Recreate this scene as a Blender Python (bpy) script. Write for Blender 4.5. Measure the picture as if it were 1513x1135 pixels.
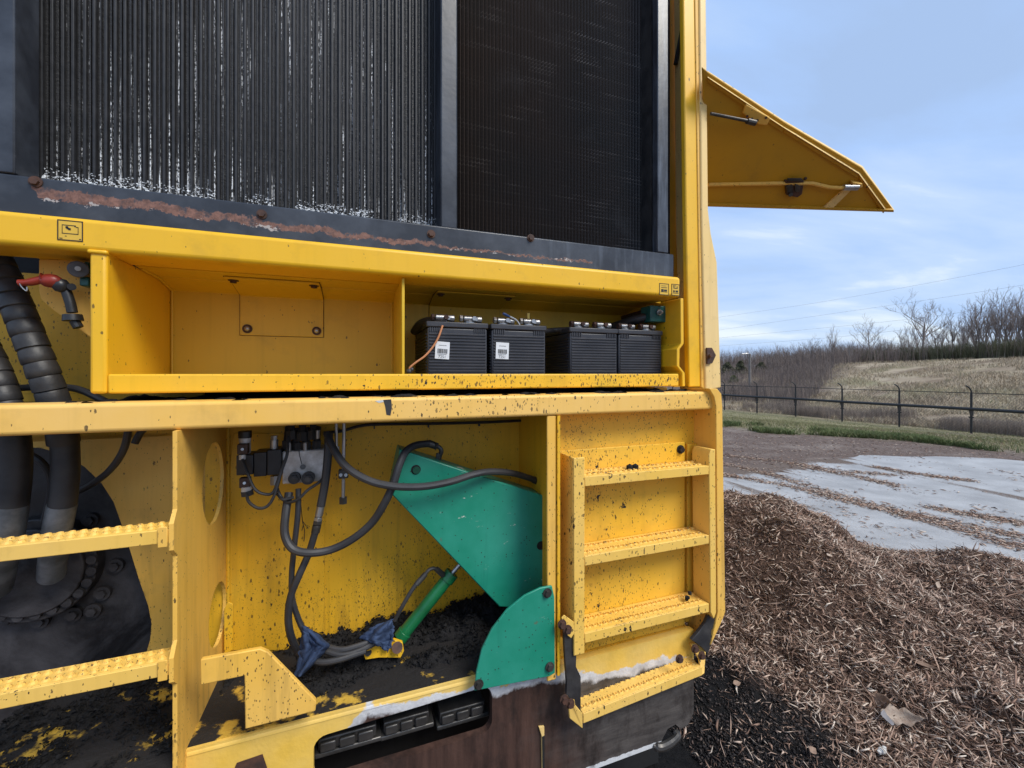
import bpy, bmesh, math, random
import numpy as np
from mathutils import Vector, Matrix
from math import radians as R, sin, cos, tan, pi, atan

random.seed(7)
rng = np.random.default_rng(7)
for o in list(bpy.data.objects):
    bpy.data.objects.remove(o)
scene = bpy.context.scene
col = scene.collection

# ------------------------------------------------------------------ camera, sky, sun, exposure
CAM_H = 1.4
FPX = 620.0
CX, HY = 756.5, 552.0
cam_d = bpy.data.cameras.new("camera")
cam_d.sensor_width = 36
cam_d.lens = FPX / 1513 * 36
cam_d.shift_y = -15.5 / 1513
cam_d.clip_start = 0.02
cam_d.clip_end = 3000
cam = bpy.data.objects.new("camera", cam_d)
cam.location = (0, 0, CAM_H)
cam.rotation_euler = (R(90), 0, 0)
col.objects.link(cam)
scene.camera = cam

SUN_EL, SUN_AZ = R(48), R(128)          # azimuth from +Y towards +X
world = bpy.data.worlds.new("World")
scene.world = world
world.use_nodes = True


def build_world():
    nt = world.node_tree
    N, L = nt.nodes, nt.links
    N.clear()
    out = N.new("ShaderNodeOutputWorld")
    bg = N.new("ShaderNodeBackground")
    bg.inputs["Strength"].default_value = 0.135
    sky = N.new("ShaderNodeTexSky")
    sky.sky_type = "NISHITA"
    sky.sun_disc = False
    sky.sun_elevation = SUN_EL
    sky.sun_rotation = SUN_AZ
    sky.air_density = 1.0
    sky.dust_density = 1.0
    geo = N.new("ShaderNodeTexCoord")
    sep = N.new("ShaderNodeSeparateXYZ")
    L.new(geo.outputs["Generated"], sep.inputs[0])
    den = N.new("ShaderNodeMath"); den.operation = "MAXIMUM"; den.inputs[1].default_value = 0.0
    L.new(sep.outputs[2], den.inputs[0])
    add = N.new("ShaderNodeMath"); add.operation = "ADD"; add.inputs[1].default_value = 0.22
    L.new(den.outputs[0], add.inputs[0])
    dx = N.new("ShaderNodeMath"); dx.operation = "DIVIDE"
    dy = N.new("ShaderNodeMath"); dy.operation = "DIVIDE"
    L.new(sep.outputs[0], dx.inputs[0]); L.new(add.outputs[0], dx.inputs[1])
    L.new(sep.outputs[1], dy.inputs[0]); L.new(add.outputs[0], dy.inputs[1])
    comb = N.new("ShaderNodeCombineXYZ")
    L.new(dx.outputs[0], comb.inputs[0]); L.new(dy.outputs[0], comb.inputs[1])
    mp = N.new("ShaderNodeMapping")
    mp.inputs["Location"].default_value = (0.4, 5.2, 0)
    mp.inputs["Rotation"].default_value = (0, 0, R(-38))
    mp.inputs["Scale"].default_value = (0.55, 1.0, 1)
    L.new(comb.outputs[0], mp.inputs[0])
    n1 = N.new("ShaderNodeTexNoise"); n1.inputs["Scale"].default_value = 1.15
    n1.inputs["Detail"].default_value = 7; n1.inputs["Roughness"].default_value = 0.55
    n1.inputs["Distortion"].default_value = 0.5
    L.new(mp.outputs[0], n1.inputs[0])
    ramp = N.new("ShaderNodeValToRGB")
    e = ramp.color_ramp.elements
    e[0].position = 0.34; e[0].color = (2.4, 3.35, 5.1, 1)
    e[1].position = 0.66; e[1].color = (5.4, 5.9, 6.2, 1)
    m1 = e.new(0.44); m1.color = (2.55, 3.7, 5.9, 1)
    m2 = e.new(0.56); m2.color = (3.3, 4.3, 6.0, 1)
    L.new(n1.outputs[0], ramp.inputs[0])
    mix = N.new("ShaderNodeMix"); mix.data_type = "RGBA"
    mix.inputs[0].default_value = 0.94
    hz = N.new("ShaderNodeMapRange"); hz.clamp = True
    hz.inputs[1].default_value = 0.0; hz.inputs[2].default_value = 0.42; hz.inputs[3].default_value = 0.25; hz.inputs[4].default_value = 0.0
    L.new(sep.outputs[2], hz.inputs[0])
    hm = N.new("ShaderNodeMix"); hm.data_type = "RGBA"
    hm.inputs[7].default_value = (3.9, 4.75, 5.8, 1)
    L.new(hz.outputs[0], hm.inputs[0]); L.new(ramp.outputs[0], hm.inputs[6])
    L.new(sky.outputs[0], mix.inputs[6]); L.new(hm.outputs[2], mix.inputs[7])
    L.new(mix.outputs[2], bg.inputs[0])
    L.new(bg.outputs[0], out.inputs[0])


build_world()
sun_d = bpy.data.lights.new("sun", "SUN")
sun_d.energy = 2.7
sun_d.angle = R(26)
sun_d.color = (1.0, 0.95, 0.86)
sun = bpy.data.objects.new("sun", sun_d)
sd = Vector((sin(SUN_AZ) * cos(SUN_EL), cos(SUN_AZ) * cos(SUN_EL), sin(SUN_EL)))
sun.rotation_euler = sd.to_track_quat("Z", "Y").to_euler()
sun.location = sd * 30
col.objects.link(sun)
vs = scene.view_settings
vs.view_transform = "Standard"
vs.look = "None"
vs.gamma = 1
vs.exposure = 0.35
try:
    vs.use_curve_mapping = False
except Exception:
    pass

# ------------------------------------------------------------------ machine frame: u along the face, w into the machine, z up
BETA = R(20.1)
BASE = Vector((0.2, 1.3, 0.0))


def tphi(px):
    return tan(atan((px - CX) / FPX) + BETA)


def zfac(px):
    th = atan((px - CX) / FPX)
    return cos(th) / cos(th + BETA) / FPX


def U(px, D):
    return D * tphi(px)


def Z(px, py, D):
    return CAM_H + (HY - py) * zfac(px) * D


def P(px, py, D):
    return Vector((U(px, D), D, Z(px, py, D)))


def to_world(v):
    return Matrix.Rotation(BETA, 3, "Z") @ Vector(v)


def PW(px, py, Y):
    """a point at forward distance Y from the viewpoint, world space"""
    return Vector(((px - CX) / FPX * Y, Y, CAM_H + (HY - py) / FPX * Y))


# ------------------------------------------------------------------ numpy noise
_perm = rng.random((256, 256))


def vnoise(x, y):
    x = np.asarray(x, float); y = np.asarray(y, float)
    xi = np.floor(x).astype(int); yi = np.floor(y).astype(int)
    fx = x - xi; fy = y - yi
    fx = fx * fx * (3 - 2 * fx); fy = fy * fy * (3 - 2 * fy)
    a = _perm[xi % 256, yi % 256]; b = _perm[(xi + 1) % 256, yi % 256]
    c = _perm[xi % 256, (yi + 1) % 256]; d = _perm[(xi + 1) % 256, (yi + 1) % 256]
    return (a * (1 - fx) + b * fx) * (1 - fy) + (c * (1 - fx) + d * fx) * fy


def fbm(x, y, o=4):
    s = 0; a = 0.5; f = 1
    for i in range(o):
        s = s + a * vnoise(np.asarray(x) * f + 17.3 * i, np.asarray(y) * f + 9.1 * i)
        a *= 0.5; f *= 2.03
    return s


# ------------------------------------------------------------------ mesh builder
class MB:
    def __init__(s):
        s.v = []; s.f = []

    def add(s, vs_, fs_):
        o = len(s.v)
        s.v.extend([tuple(p) for p in vs_])
        s.f.extend([tuple(i + o for i in f) for f in fs_])
        return s

    def box(s, a, b):
        x0, y0, z0 = a; x1, y1, z1 = b
        v = [(x0, y0, z0), (x1, y0, z0), (x1, y1, z0), (x0, y1, z0), (x0, y0, z1), (x1, y0, z1), (x1, y1, z1), (x0, y1, z1)]
        return s.add(v, [(0, 3, 2, 1), (4, 5, 6, 7), (0, 1, 5, 4), (1, 2, 6, 5), (2, 3, 7, 6), (3, 0, 4, 7)])

    def prism(s, pts, vec):
        """closed polygon pts extruded by vec"""
        pts = [Vector(p) for p in pts]; vec = Vector(vec)
        n = len(pts)
        nrm = Vector((0, 0, 0))
        for i in range(n):
            a, b = pts[i], pts[(i + 1) % n]
            nrm += a.cross(b)
        if nrm.dot(vec) > 0:
            pts = pts[::-1]
        v = pts + [p + vec for p in pts]
        f = [tuple(range(n)), tuple(range(2 * n - 1, n - 1, -1))]
        for i in range(n):
            j = (i + 1) % n
            f.append((j, i, i + n, j + n))
        return s.add(v, f)

    def prism_holes(s, outer, holes, fn, vec):
        """outline with holes (2D points), fn maps 2D to 3D, extruded by vec"""
        from mathutils.geometry import tessellate_polygon
        loops = [outer] + holes
        flat = [p for l_ in loops for p in l_]
        tris = tessellate_polygon([[Vector((p[0], p[1], 0)) for p in l_] for l_ in loops])
        a = [Vector(fn(*p)) for p in flat]; vec = Vector(vec); n = len(a)
        fs_ = []
        for t in tris:
            nrm = (a[t[1]] - a[t[0]]).cross(a[t[2]] - a[t[0]])
            t = tuple(t)
            if nrm.dot(vec) > 0: t = t[::-1]
            fs_.append(t); fs_.append(tuple(i + n for i in t[::-1]))
        o = 0
        for l_ in loops:
            m = len(l_)
            for i in range(m):
                j = (i + 1) % m
                fs_.append((o + i, o + j, o + j + n, o + i + n))
            o += m
        return s.add(a + [p + vec for p in a], fs_)

    def tube(s, path, r, n=10, caps=True):
        path = [Vector(p) for p in path]
        m = len(path)
        rr = r if isinstance(r, (list, tuple)) else [r] * m
        t0 = (path[1] - path[0]).normalized()
        ref = Vector((0, 0, 1)) if abs(t0.z) < 0.9 else Vector((1, 0, 0))
        nv = t0.cross(ref).normalized()
        vs_ = []
        for i in range(m):
            if i == 0: t = path[1] - path[0]
            elif i == m - 1: t = path[-1] - path[-2]
            else: t = path[i + 1] - path[i - 1]
            t.normalize()
            nv = (nv - t * nv.dot(t))
            if nv.length < 1e-6: nv = t.orthogonal()
            nv.normalize()
            bv = t.cross(nv)
            for k in range(n):
                a = 2 * pi * k / n
                vs_.append(path[i] + (nv * cos(a) + bv * sin(a)) * rr[i])
        fs_ = []
        for i in range(m - 1):
            for k in range(n):
                k2 = (k + 1) % n
                fs_.append((i * n + k, i * n + k2, (i + 1) * n + k2, (i + 1) * n + k))
        if caps:
            fs_.append(tuple(range(n - 1, -1, -1)))
            fs_.append(tuple(range((m - 1) * n, m * n)))
        return s.add(vs_, fs_)

    def cyl(s, a, b, r, n=14):
        return s.tube([a, b], r, n)

    def ball(s, c, r, n=10, sq=(1, 1, 1)):
        c = Vector(c); vs_ = []; fs_ = []
        m = n // 2
        for i in range(1, m):
            t = pi * i / m
            for k in range(n):
                a = 2 * pi * k / n
                vs_.append(c + Vector((sin(t) * cos(a) * sq[0], sin(t) * sin(a) * sq[1], cos(t) * sq[2])) * r)
        top = len(vs_); vs_.append(c + Vector((0, 0, r * sq[2])))
        bot = len(vs_); vs_.append(c - Vector((0, 0, r * sq[2])))
        for i in range(m - 2):
            for k in range(n):
                k2 = (k + 1) % n
                fs_.append((i * n + k, (i + 1) * n + k, (i + 1) * n + k2, i * n + k2))
        for k in range(n):
            k2 = (k + 1) % n
            fs_.append((top, k, k2)); fs_.append((bot, (m - 2) * n + k2, (m - 2) * n + k))
        return s.add(vs_, fs_)

    def bolt(s, c, r, h=None, ax=(0, -1, 0)):
        c = Vector(c); ax = Vector(ax).normalized(); h = h or r * 0.9
        s.cyl(c, c + ax * h * 0.3, r * 1.45, 16)
        s.cyl(c + ax * h * 0.28, c + ax * h, r, 6)
        return s

    def build(s, name, mat, parent=None, bevel=0, smooth=True, kind=None, label=None, seg=2, ang=35):
        me = bpy.data.meshes.new(name)
        me.from_pydata([tuple(p) for p in s.v], [], s.f)
        me.materials.append(mat)
        return link(name, me, parent, bevel, smooth, kind, label, seg, ang)


def link(name, me, parent=None, bevel=0, smooth=True, kind=None, label=None, seg=2, ang=35):
    me.update()
    if smooth:
        me.polygons.foreach_set("use_smooth", [True] * len(me.polygons))
        try:
            me.set_sharp_from_angle(angle=R(ang))
        except Exception:
            pass
    o = bpy.data.objects.new(name, me)
    col.objects.link(o)
    if parent is not None:
        o.parent = parent
        if parent.get("mroot"):
            o.location = -Vector(parent["mroot"])
    if bevel:
        b = o.modifiers.new("bevel", "BEVEL")
        b.width = bevel; b.segments = seg; b.limit_method = "ANGLE"; b.angle_limit = R(40)
        b.harden_normals = False
    if kind: o["kind"] = kind
    if label: o["label"] = label
    return o


def np_mesh(name, V, F, mat, k=3):
    """V (n,3), F (m,k) arrays to a mesh quickly"""
    me = bpy.data.meshes.new(name)
    V = np.asarray(V, np.float32); F = np.asarray(F, np.int32)
    me.vertices.add(len(V)); me.vertices.foreach_set("co", V.ravel())
    me.loops.add(F.size); me.loops.foreach_set("vertex_index", F.ravel())
    me.polygons.add(len(F))
    me.polygons.foreach_set("loop_start", np.arange(0, F.size, k, dtype=np.int32))
    me.update(calc_edges=True)
    me.validate()
    me.materials.append(mat)
    return me


def tag(o, label, cat, group=None, kind=None):
    o["label"] = label; o["category"] = cat
    if group: o["group"] = group
    if kind: o["kind"] = kind
    return o


def empty(name, loc, rz=0, machine=False):
    o = bpy.data.objects.new(name, None)
    o.empty_display_size = 0.1
    o.location = loc; o.rotation_euler = (0, 0, rz)
    col.objects.link(o)
    return o


def mthing(name, base, label, cat, group=None):
    """an Empty standing at machine coordinates base; children use machine coordinates"""
    o = empty(name, to_world(base), BETA)
    o["mroot"] = list(base)
    return tag(o, label, cat, group)


def spline(pts, n=8):
    """Catmull-Rom through pts"""
    pts = [Vector(p) for p in pts]
    q = [pts[0] * 2 - pts[1]] + pts + [pts[-1] * 2 - pts[-2]]
    out = []
    for i in range(1, len(q) - 2):
        for k in range(n):
            t = k / n
            a, b, c, d = q[i - 1], q[i], q[i + 1], q[i + 2]
            out.append(0.5 * ((2 * b) + (c - a) * t + (2 * a - 5 * b + 4 * c - d) * t * t + (3 * b - a - 3 * c + d) * t ** 3))
    out.append(pts[-1])
    return out


def sp(pix, n=8):
    return spline([P(*p) for p in pix], n)


# ------------------------------------------------------------------ materials
class NT:
    def __init__(s, name):
        s.m = bpy.data.materials.new(name); s.m.use_nodes = True
        s.t = s.m.node_tree; s.n = s.t.nodes; s.l = s.t.links
        s.b = s.n["Principled BSDF"]
        s.co = s.n.new("ShaderNodeTexCoord").outputs["Object"]

    def lk(s, a, b): s.l.new(a, b)

    def setin(s, sock, v):
        if hasattr(v, "is_linked") or isinstance(v, bpy.types.NodeSocket): s.lk(v, sock)
        else: sock.default_value = v

    def mapping(s, scale, loc=(0, 0, 0), rot=(0, 0, 0), src=None):
        m = s.n.new("ShaderNodeMapping"); m.inputs["Scale"].default_value = scale
        m.inputs["Location"].default_value = loc; m.inputs["Rotation"].default_value = rot
        s.lk(src or s.co, m.inputs[0]); return m.outputs[0]

    def noise(s, scale, detail=4, rough=0.55, vec=None, dist=0):
        n = s.n.new("ShaderNodeTexNoise"); n.inputs["Scale"].default_value = scale
        n.inputs["Detail"].default_value = detail; n.inputs["Roughness"].default_value = rough
        n.inputs["Distortion"].default_value = dist
        s.lk(vec or s.co, n.inputs["Vector"]); return n.outputs[0]

    def voro(s, scale, vec=None):
        n = s.n.new("ShaderNodeTexVoronoi"); n.inputs["Scale"].default_value = scale
        s.lk(vec or s.co, n.inputs["Vector"]); return n.outputs["Distance"], n.outputs["Color"]

    def math(s, op, a, b=0.0, clamp=False):
        n = s.n.new("ShaderNodeMath"); n.operation = op; n.use_clamp = clamp
        s.setin(n.inputs[0], a); s.setin(n.inputs[1], b); return n.outputs[0]

    def rng(s, v, a, b, c=0.0, d=1.0):
        n = s.n.new("ShaderNodeMapRange"); n.clamp = True
        s.setin(n.inputs[0], v); n.inputs[1].default_value = a; n.inputs[2].default_value = b
        s.setin(n.inputs[3], c); s.setin(n.inputs[4], d); return n.outputs[0]

    def mix(s, f, a, b):
        n = s.n.new("ShaderNodeMix"); n.data_type = "RGBA"
        s.setin(n.inputs[0], f)
        for k, v in ((6, a), (7, b)):
            if isinstance(v, tuple): n.inputs[k].default_value = (*v[:3], 1)
            else: s.lk(v, n.inputs[k])
        return n.outputs[2]

    def sep(s, v=None):
        n = s.n.new("ShaderNodeSeparateXYZ"); s.lk(v or s.co, n.inputs[0]); return n.outputs

    def ramp(s, v, stops):
        n = s.n.new("ShaderNodeValToRGB"); e = n.color_ramp.elements
        e[0].position = stops[0][0]; e[0].color = (*stops[0][1], 1)
        e[1].position = stops[-1][0]; e[1].color = (*stops[-1][1], 1)
        for p, c in stops[1:-1]:
            x = e.new(p); x.color = (*c, 1)
        s.lk(v, n.inputs[0]); return n.outputs[0]

    def bump(s, h, strength=0.3, dist=0.01):
        n = s.n.new("ShaderNodeBump"); n.inputs["Strength"].default_value = strength
        n.inputs["Distance"].default_value = dist
        s.lk(h, n.inputs["Height"]); s.lk(n.outputs[0], s.b.inputs["Normal"])

    def fin(s, color=None, rough=0.5, metal=0.0, spec=0.5):
        if color is not None:
            s.setin(s.b.inputs["Base Color"], (*color, 1) if isinstance(color, tuple) and len(color) == 3 else color)
        s.setin(s.b.inputs["Roughness"], rough); s.setin(s.b.inputs["Metallic"], metal)
        s.b.inputs["Specular IOR Level"].default_value = spec
        return s.m


DIRT = (0.012, 0.010, 0.010)


def paint(name, base, dust, dust_amt=0.35, speck=0.12, chip=0.0, rough=0.38, low=None, seed=0, streak=0.25, chipcol=DIRT, sps=1.0, xr=None, edge=0.8, lowmul=1.5):
    """worn machine paint: dusty patches, grease spatter, chips, run streaks; low=(z0,z1) adds spatter below z1"""
    t = NT(name)
    vec = t.mapping((1, 1, 1), (seed * 3.7, seed * 1.3, seed * 2.1))
    n1 = t.noise(3.2, 5, 0.6, vec)
    c = t.mix(t.math("MULTIPLY", t.rng(n1, 0.35, 0.7), dust_amt), base, dust)
    # run streaks
    sv = t.mapping((42, 42, 1.6), (seed, 0, 0))
    ns = t.noise(1.0, 3, 0.6, sv)
    c = t.mix(t.math("MULTIPLY", t.rng(ns, 0.52, 0.75), streak), c, tuple(x * 0.62 for x in base))
    grime = t.noise(9, 6, 0.65, vec)
    c = t.mix(t.math("MULTIPLY", t.rng(grime, 0.55, 0.8), 0.28), c, (0.16, 0.10, 0.035))
    # spatter
    z = t.sep()[2]
    dens = t.rng(t.noise(2.9, 4, 0.65, vec), 0.38, 0.68, 0.08, 1.9)
    if low:
        dens = t.math("MULTIPLY", dens, t.rng(z, low[0], low[1], lowmul, 0.40))
    if xr:
        dens = t.math("MULTIPLY", dens, t.rng(t.sep()[0], xr[0], xr[1], xr[2], xr[3]))
    tot = None
    wv = t.math("MULTIPLY", t.math("SUBTRACT", t.noise(1, 3, 0.7, t.mapping((620, 620, 300))), 0.5), 0.75)
    for sc, rad, kk in ((150 * sps, 0.42, 0.75), (330 * sps, 0.46, 1.0), (74 * sps, 0.20, 0.35)):
        d, cc = t.voro(sc, t.mapping((1, 1, 0.48), (seed, 2, 1)))
        r = t.sep(cc)
        keep = t.math("GREATER_THAN", t.math("MULTIPLY", dens, speck * kk), r[0])
        size = t.math("MULTIPLY", r[1], rad)
        s_ = t.math("MULTIPLY", keep, t.math("LESS_THAN", t.math("ADD", d, wv), size))
        tot = s_ if tot is None else t.math("MAXIMUM", tot, s_)
    if low:
        run = t.math("MULTIPLY", t.rng(t.noise(1, 5, 0.65, t.mapping((34, 34, 3.2), (seed, 1, 2))), 0.50, 0.74), t.rng(z, low[0], low[1] + 0.1, 0.55, 0.08))
        c = t.mix(run, c, (0.10, 0.060, 0.022))
    c = t.mix(t.math("MULTIPLY", tot, t.rng(t.noise(40, 2), 0.35, 0.65, 0.55, 0.95)), c, (0.022, 0.016, 0.012))
    if edge:
        bv = t.n.new("ShaderNodeBevel"); bv.samples = 4; bv.inputs["Radius"].default_value = 0.006
        gm = t.n.new("ShaderNodeNewGeometry")
        dt = t.n.new("ShaderNodeVectorMath"); dt.operation = "DOT_PRODUCT"
        t.lk(bv.outputs[0], dt.inputs[0]); t.lk(gm.outputs["Normal"], dt.inputs[1])
        em = t.rng(dt.outputs["Value"], 0.97, 0.80)
        en = t.math("ADD", t.noise(70, 5, 0.7), t.math("MULTIPLY", t.rng(t.noise(7, 3), 0.4, 0.65), 0.10))
        ew = t.math("MULTIPLY", em, t.rng(en, 0.60, 0.64))
        c = t.mix(t.math("MULTIPLY", ew, edge), c, (0.030, 0.020, 0.016))
    rg = t.math("ADD", t.math("MULTIPLY", n1, 0.25), rough)
    if chip:
        cv = t.mapping((1, 1, 0.55), (seed * 2, 5, 3))
        nc = t.noise(46, 4, 0.7, cv)
        area = t.rng(t.noise(3.4, 2, 0.5, cv), 0.48, 0.66)
        cm = t.math("GREATER_THAN", t.math("ADD", nc, t.math("MULTIPLY", area, 0.18 * chip)), 0.725)
        c = t.mix(cm, c, chipcol)
    t.bump(t.noise(120, 3), 0.06, 0.002)
    return t.fin(c, rg)


Y_UP = (0.82, 0.46, 0.009)
Y_DUST = (0.80, 0.49, 0.09)
M_yel = paint("yellow_paint", Y_UP, Y_DUST, 0.18, 0.02, rough=0.30, seed=1, streak=0.12, edge=0.35)
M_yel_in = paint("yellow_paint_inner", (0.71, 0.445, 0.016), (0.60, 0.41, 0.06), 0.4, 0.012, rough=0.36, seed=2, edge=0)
M_yel_lip = paint("yellow_paint_lip", Y_UP, Y_DUST, 0.25, 0.5, rough=0.36, chip=0.5, seed=3, xr=(-0.1, 0.45, 0.25, 1.3))
M_fade = paint("faded_yellow_paint", (0.82, 0.46, 0.065), (0.82, 0.52, 0.15), 0.6, 0.22, rough=0.45, seed=4, low=(0.5, 1.1))
M_fade_beam = paint("faded_yellow_beam", (0.84, 0.485, 0.085), (0.85, 0.55, 0.19), 0.7, 0.32, rough=0.42, seed=5, xr=(0.0, 0.35, 0.12, 1.3))
M_bay = paint("bay_yellow_paint", (0.78, 0.425, 0.012), (0.75, 0.46, 0.07), 0.3, 0.42, rough=0.42, seed=6, low=(0.64, 0.93), streak=0.4, lowmul=3.2)
M_panel = paint("ladder_bay_paint", (0.80, 0.455, 0.026), (0.79, 0.49, 0.085), 0.45, 0.36, rough=0.42, seed=7, chip=0.55)
M_rung = paint("step_paint", (0.82, 0.50, 0.08), (0.82, 0.55, 0.18), 0.5, 0.22, rough=0.45, seed=8, chip=0.8)
M_pale = paint("pale_lit_yellow", (0.85, 0.58, 0.20), (0.80, 0.60, 0.30), 0.6, 0.05, rough=0.35, seed=9, streak=0.3)  # yellow lightened in colour where edges catch the sky
M_door = paint("shaded_inner_yellow", (0.56, 0.285, 0.006), (0.42, 0.23, 0.02), 0.5, 0.02, rough=0.45, seed=10, streak=0.1)  # yellow darkened in colour for the shade on the open door


def green_paint():
    t = NT("green_paint")
    n1 = t.noise(5, 5, 0.6)
    c = t.mix(t.rng(n1, 0.35, 0.7), (0.007, 0.21, 0.13), (0.030, 0.29, 0.205))
    ns = t.noise(1, 4, 0.6, t.mapping((26, 26, 2.0)), 0.4)
    c = t.mix(t.math("MULTIPLY", t.rng(ns, 0.55, 0.72), 0.45), c, (0.006, 0.12, 0.08))
    # white scuffs
    sc = t.noise(1, 5, 0.75, t.mapping((16, 16, 38), (2, 1, 4), (0, 0.5, 0)))
    area = t.rng(t.noise(7, 2, 0.5, t.mapping((1, 1, 1), (4, 4, 4))), 0.50, 0.60)
    m = t.math("MULTIPLY", t.rng(sc, 0.625, 0.66), area)
    c = t.mix(m, c, (0.62, 0.62, 0.55))
    d, cc = t.voro(110)
    keep = t.math("MULTIPLY", t.math("GREATER_THAN", 0.22, t.sep(cc)[0]), t.math("LESS_THAN", d, 0.19))
    c = t.mix(keep, c, (0.02, 0.05, 0.03))
    rs = t.rng(t.noise(11, 4, 0.6, t.mapping((1, 1, 1), (9, 2, 2))), 0.70, 0.74)
    c = t.mix(rs, c, (0.16, 0.05, 0.02))
    t.bump(t.noise(90, 3), 0.08, 0.002)
    return t.fin(c, t.math("ADD", t.math("MULTIPLY", n1, 0.3), 0.22))


M_green = green_paint()


def simple(name, color, rough=0.5, metal=0.0, var=0.35, scale=14, var2=None, bump=0.1, bs=60):
    t = NT(name)
    n = t.noise(scale, 5, 0.6)
    c2 = var2 or tuple(x * (1 - var) for x in color)
    c = t.mix(t.rng(n, 0.35, 0.65), color, c2)
    t.bump(t.noise(bs, 4), bump, 0.003)
    return t.fin(c, t.math("ADD", t.math("MULTIPLY", n, 0.3), rough - 0.15), metal)


M_dark_green = simple("dark_green_paint", (0.006, 0.10, 0.055), 0.35, 0, 0.5)
M_cyl_green = simple("cylinder_green_paint", (0.010, 0.16, 0.055), 0.3, 0, 0.4)
M_black = simple("black_paint", (0.022, 0.023, 0.027), 0.4, 0, 0.5, bump=0.15)
M_rubber = simple("black_rubber", (0.018, 0.018, 0.020), 0.5, 0, 0.45, 20, (0.040, 0.038, 0.038), 0.2, 120)
M_hose = simple("grey_black_hose", (0.020, 0.021, 0.025), 0.5, 0, 0.4, 9, (0.045, 0.044, 0.046), 0.1, 160)
M_steel = simple("zinc_steel", (0.52, 0.52, 0.52), 0.38, 0.85, 0.4, 20)
M_alu = simple("aluminium_block", (0.82, 0.82, 0.82), 0.4, 0.15, 0.5, 22, (0.36, 0.34, 0.31))
M_galv = simple("galvanised_pipe", (0.25, 0.27, 0.29), 0.42, 0.4, 0.55, 22)
M_dsteel = simple("oily_steel", (0.10, 0.095, 0.09), 0.42, 0.6, 0.5, 20)
M_rust = simple("rusty_steel", (0.10, 0.045, 0.028), 0.7, 0.1, 0.5, 40, (0.045, 0.025, 0.02), 0.4)
M_brown_plug = simple("brown_plug", (0.055, 0.028, 0.022), 0.45)
M_red = simple("red_lever_paint", (0.33, 0.035, 0.02), 0.4, 0, 0.4, 30)
M_teal = simple("teal_block_paint", (0.02, 0.14, 0.13), 0.4, 0, 0.5, 30)
M_brass = simple("brass", (0.6, 0.40, 0.10), 0.35, 0.8)
M_batt = simple("battery_plastic", (0.026, 0.028, 0.036), 0.42, 0, 0.3, 12, (0.045, 0.046, 0.054), 0.08, 90)
M_label = simple("label_paper", (0.72, 0.75, 0.78), 0.6, 0, 0.12, 30)
M_ink = simple("black_ink", (0.015, 0.015, 0.015), 0.6)
M_orange_wire = simple("copper_wire_sleeve", (0.62, 0.26, 0.11), 0.45, 0, 0.3)
M_blue = simple("blue_crimp", (0.03, 0.10, 0.30), 0.35)
M_white = simple("white_plastic", (0.72, 0.72, 0.70), 0.4, 0, 0.2)
M_decal = simple("yellow_decal", (0.74, 0.46, 0.05), 0.35, 0, 0.15)
M_void = simple("void_shade_black", (0.010, 0.010, 0.011), 0.8, 0, 0.4)  # black colour standing in for shade in hollows, holes and gaps


def frame_mat():
    t = NT("radiator_frame_paint")
    n = t.noise(7, 6, 0.65)
    c = t.mix(t.rng(n, 0.4, 0.75), (0.022, 0.025, 0.033), (0.07, 0.08, 0.10))
    x, y, z = t.sep()
    # long rust sore along the bottom bar, dropping to the right
    zz = t.math("ADD", z, t.math("MULTIPLY", t.math("SUBTRACT", t.noise(9, 8, 0.72), 0.5), 0.050))
    zz = t.math("ADD", zz, t.math("MULTIPLY", t.math("SUBTRACT", t.noise(95, 5, 0.75), 0.5), 0.026))
    hi = t.rng(x, -0.62, 0.30, 1.773, 1.733)
    lo = t.rng(x, -0.62, 0.30, 1.748, 1.728)
    band = t.math("MULTIPLY", t.math("LESS_THAN", zz, hi), t.math("GREATER_THAN", zz, lo))
    band = t.math("MULTIPLY", band, t.math("MULTIPLY", t.math("GREATER_THAN", t.math("ADD", x, t.math("MULTIPLY", t.math("SUBTRACT", t.noise(14, 4), 0.5), 0.16)), -0.60), t.math("LESS_THAN", x, 0.66)))
    band = t.math("MULTIPLY", band, t.rng(t.noise(26, 6, 0.75), 0.36, 0.46))
    rc = t.mix(t.rng(t.noise(60, 5, 0.75), 0.3, 0.7), (0.055, 0.028, 0.024), (0.27, 0.14, 0.11))
    c = t.mix(band, c, rc)
    # thin light edge of lifted paint
    hi2 = t.math("ADD", lo, 0.004)
    e = t.math("MULTIPLY", t.math("LESS_THAN", zz, hi2), t.math("GREATER_THAN", zz, t.math("SUBTRACT", lo, 0.003)))
    e = t.math("MULTIPLY", e, t.math("MULTIPLY", t.math("GREATER_THAN", t.math("ADD", x, t.math("MULTIPLY", t.math("SUBTRACT", t.noise(14, 4), 0.5), 0.16)), -0.60), t.math("LESS_THAN", x, 0.66)))
    e = t.math("MULTIPLY", e, t.math("GREATER_THAN", t.noise(34, 5, 0.75), 0.58))
    c = t.mix(e, c, (0.36, 0.34, 0.34))
    ds = t.math("MULTIPLY", t.rng(t.noise(1, 4, 0.6, t.mapping((55, 55, 5))), 0.5, 0.75), t.rng(x, 0.35, 0.9, 0, 0.55))
    c = t.mix(ds, c, (0.16, 0.19, 0.24))
    t.bump(t.math("ADD", t.math("MULTIPLY", t.noise(40, 4), 0.4), t.math("MULTIPLY", band, t.noise(150, 3))), 0.2, 0.004)
    return t.fin(c, t.math("ADD", 0.30, t.math("MULTIPLY", band, 0.4)))


M_frame = frame_mat()


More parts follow.
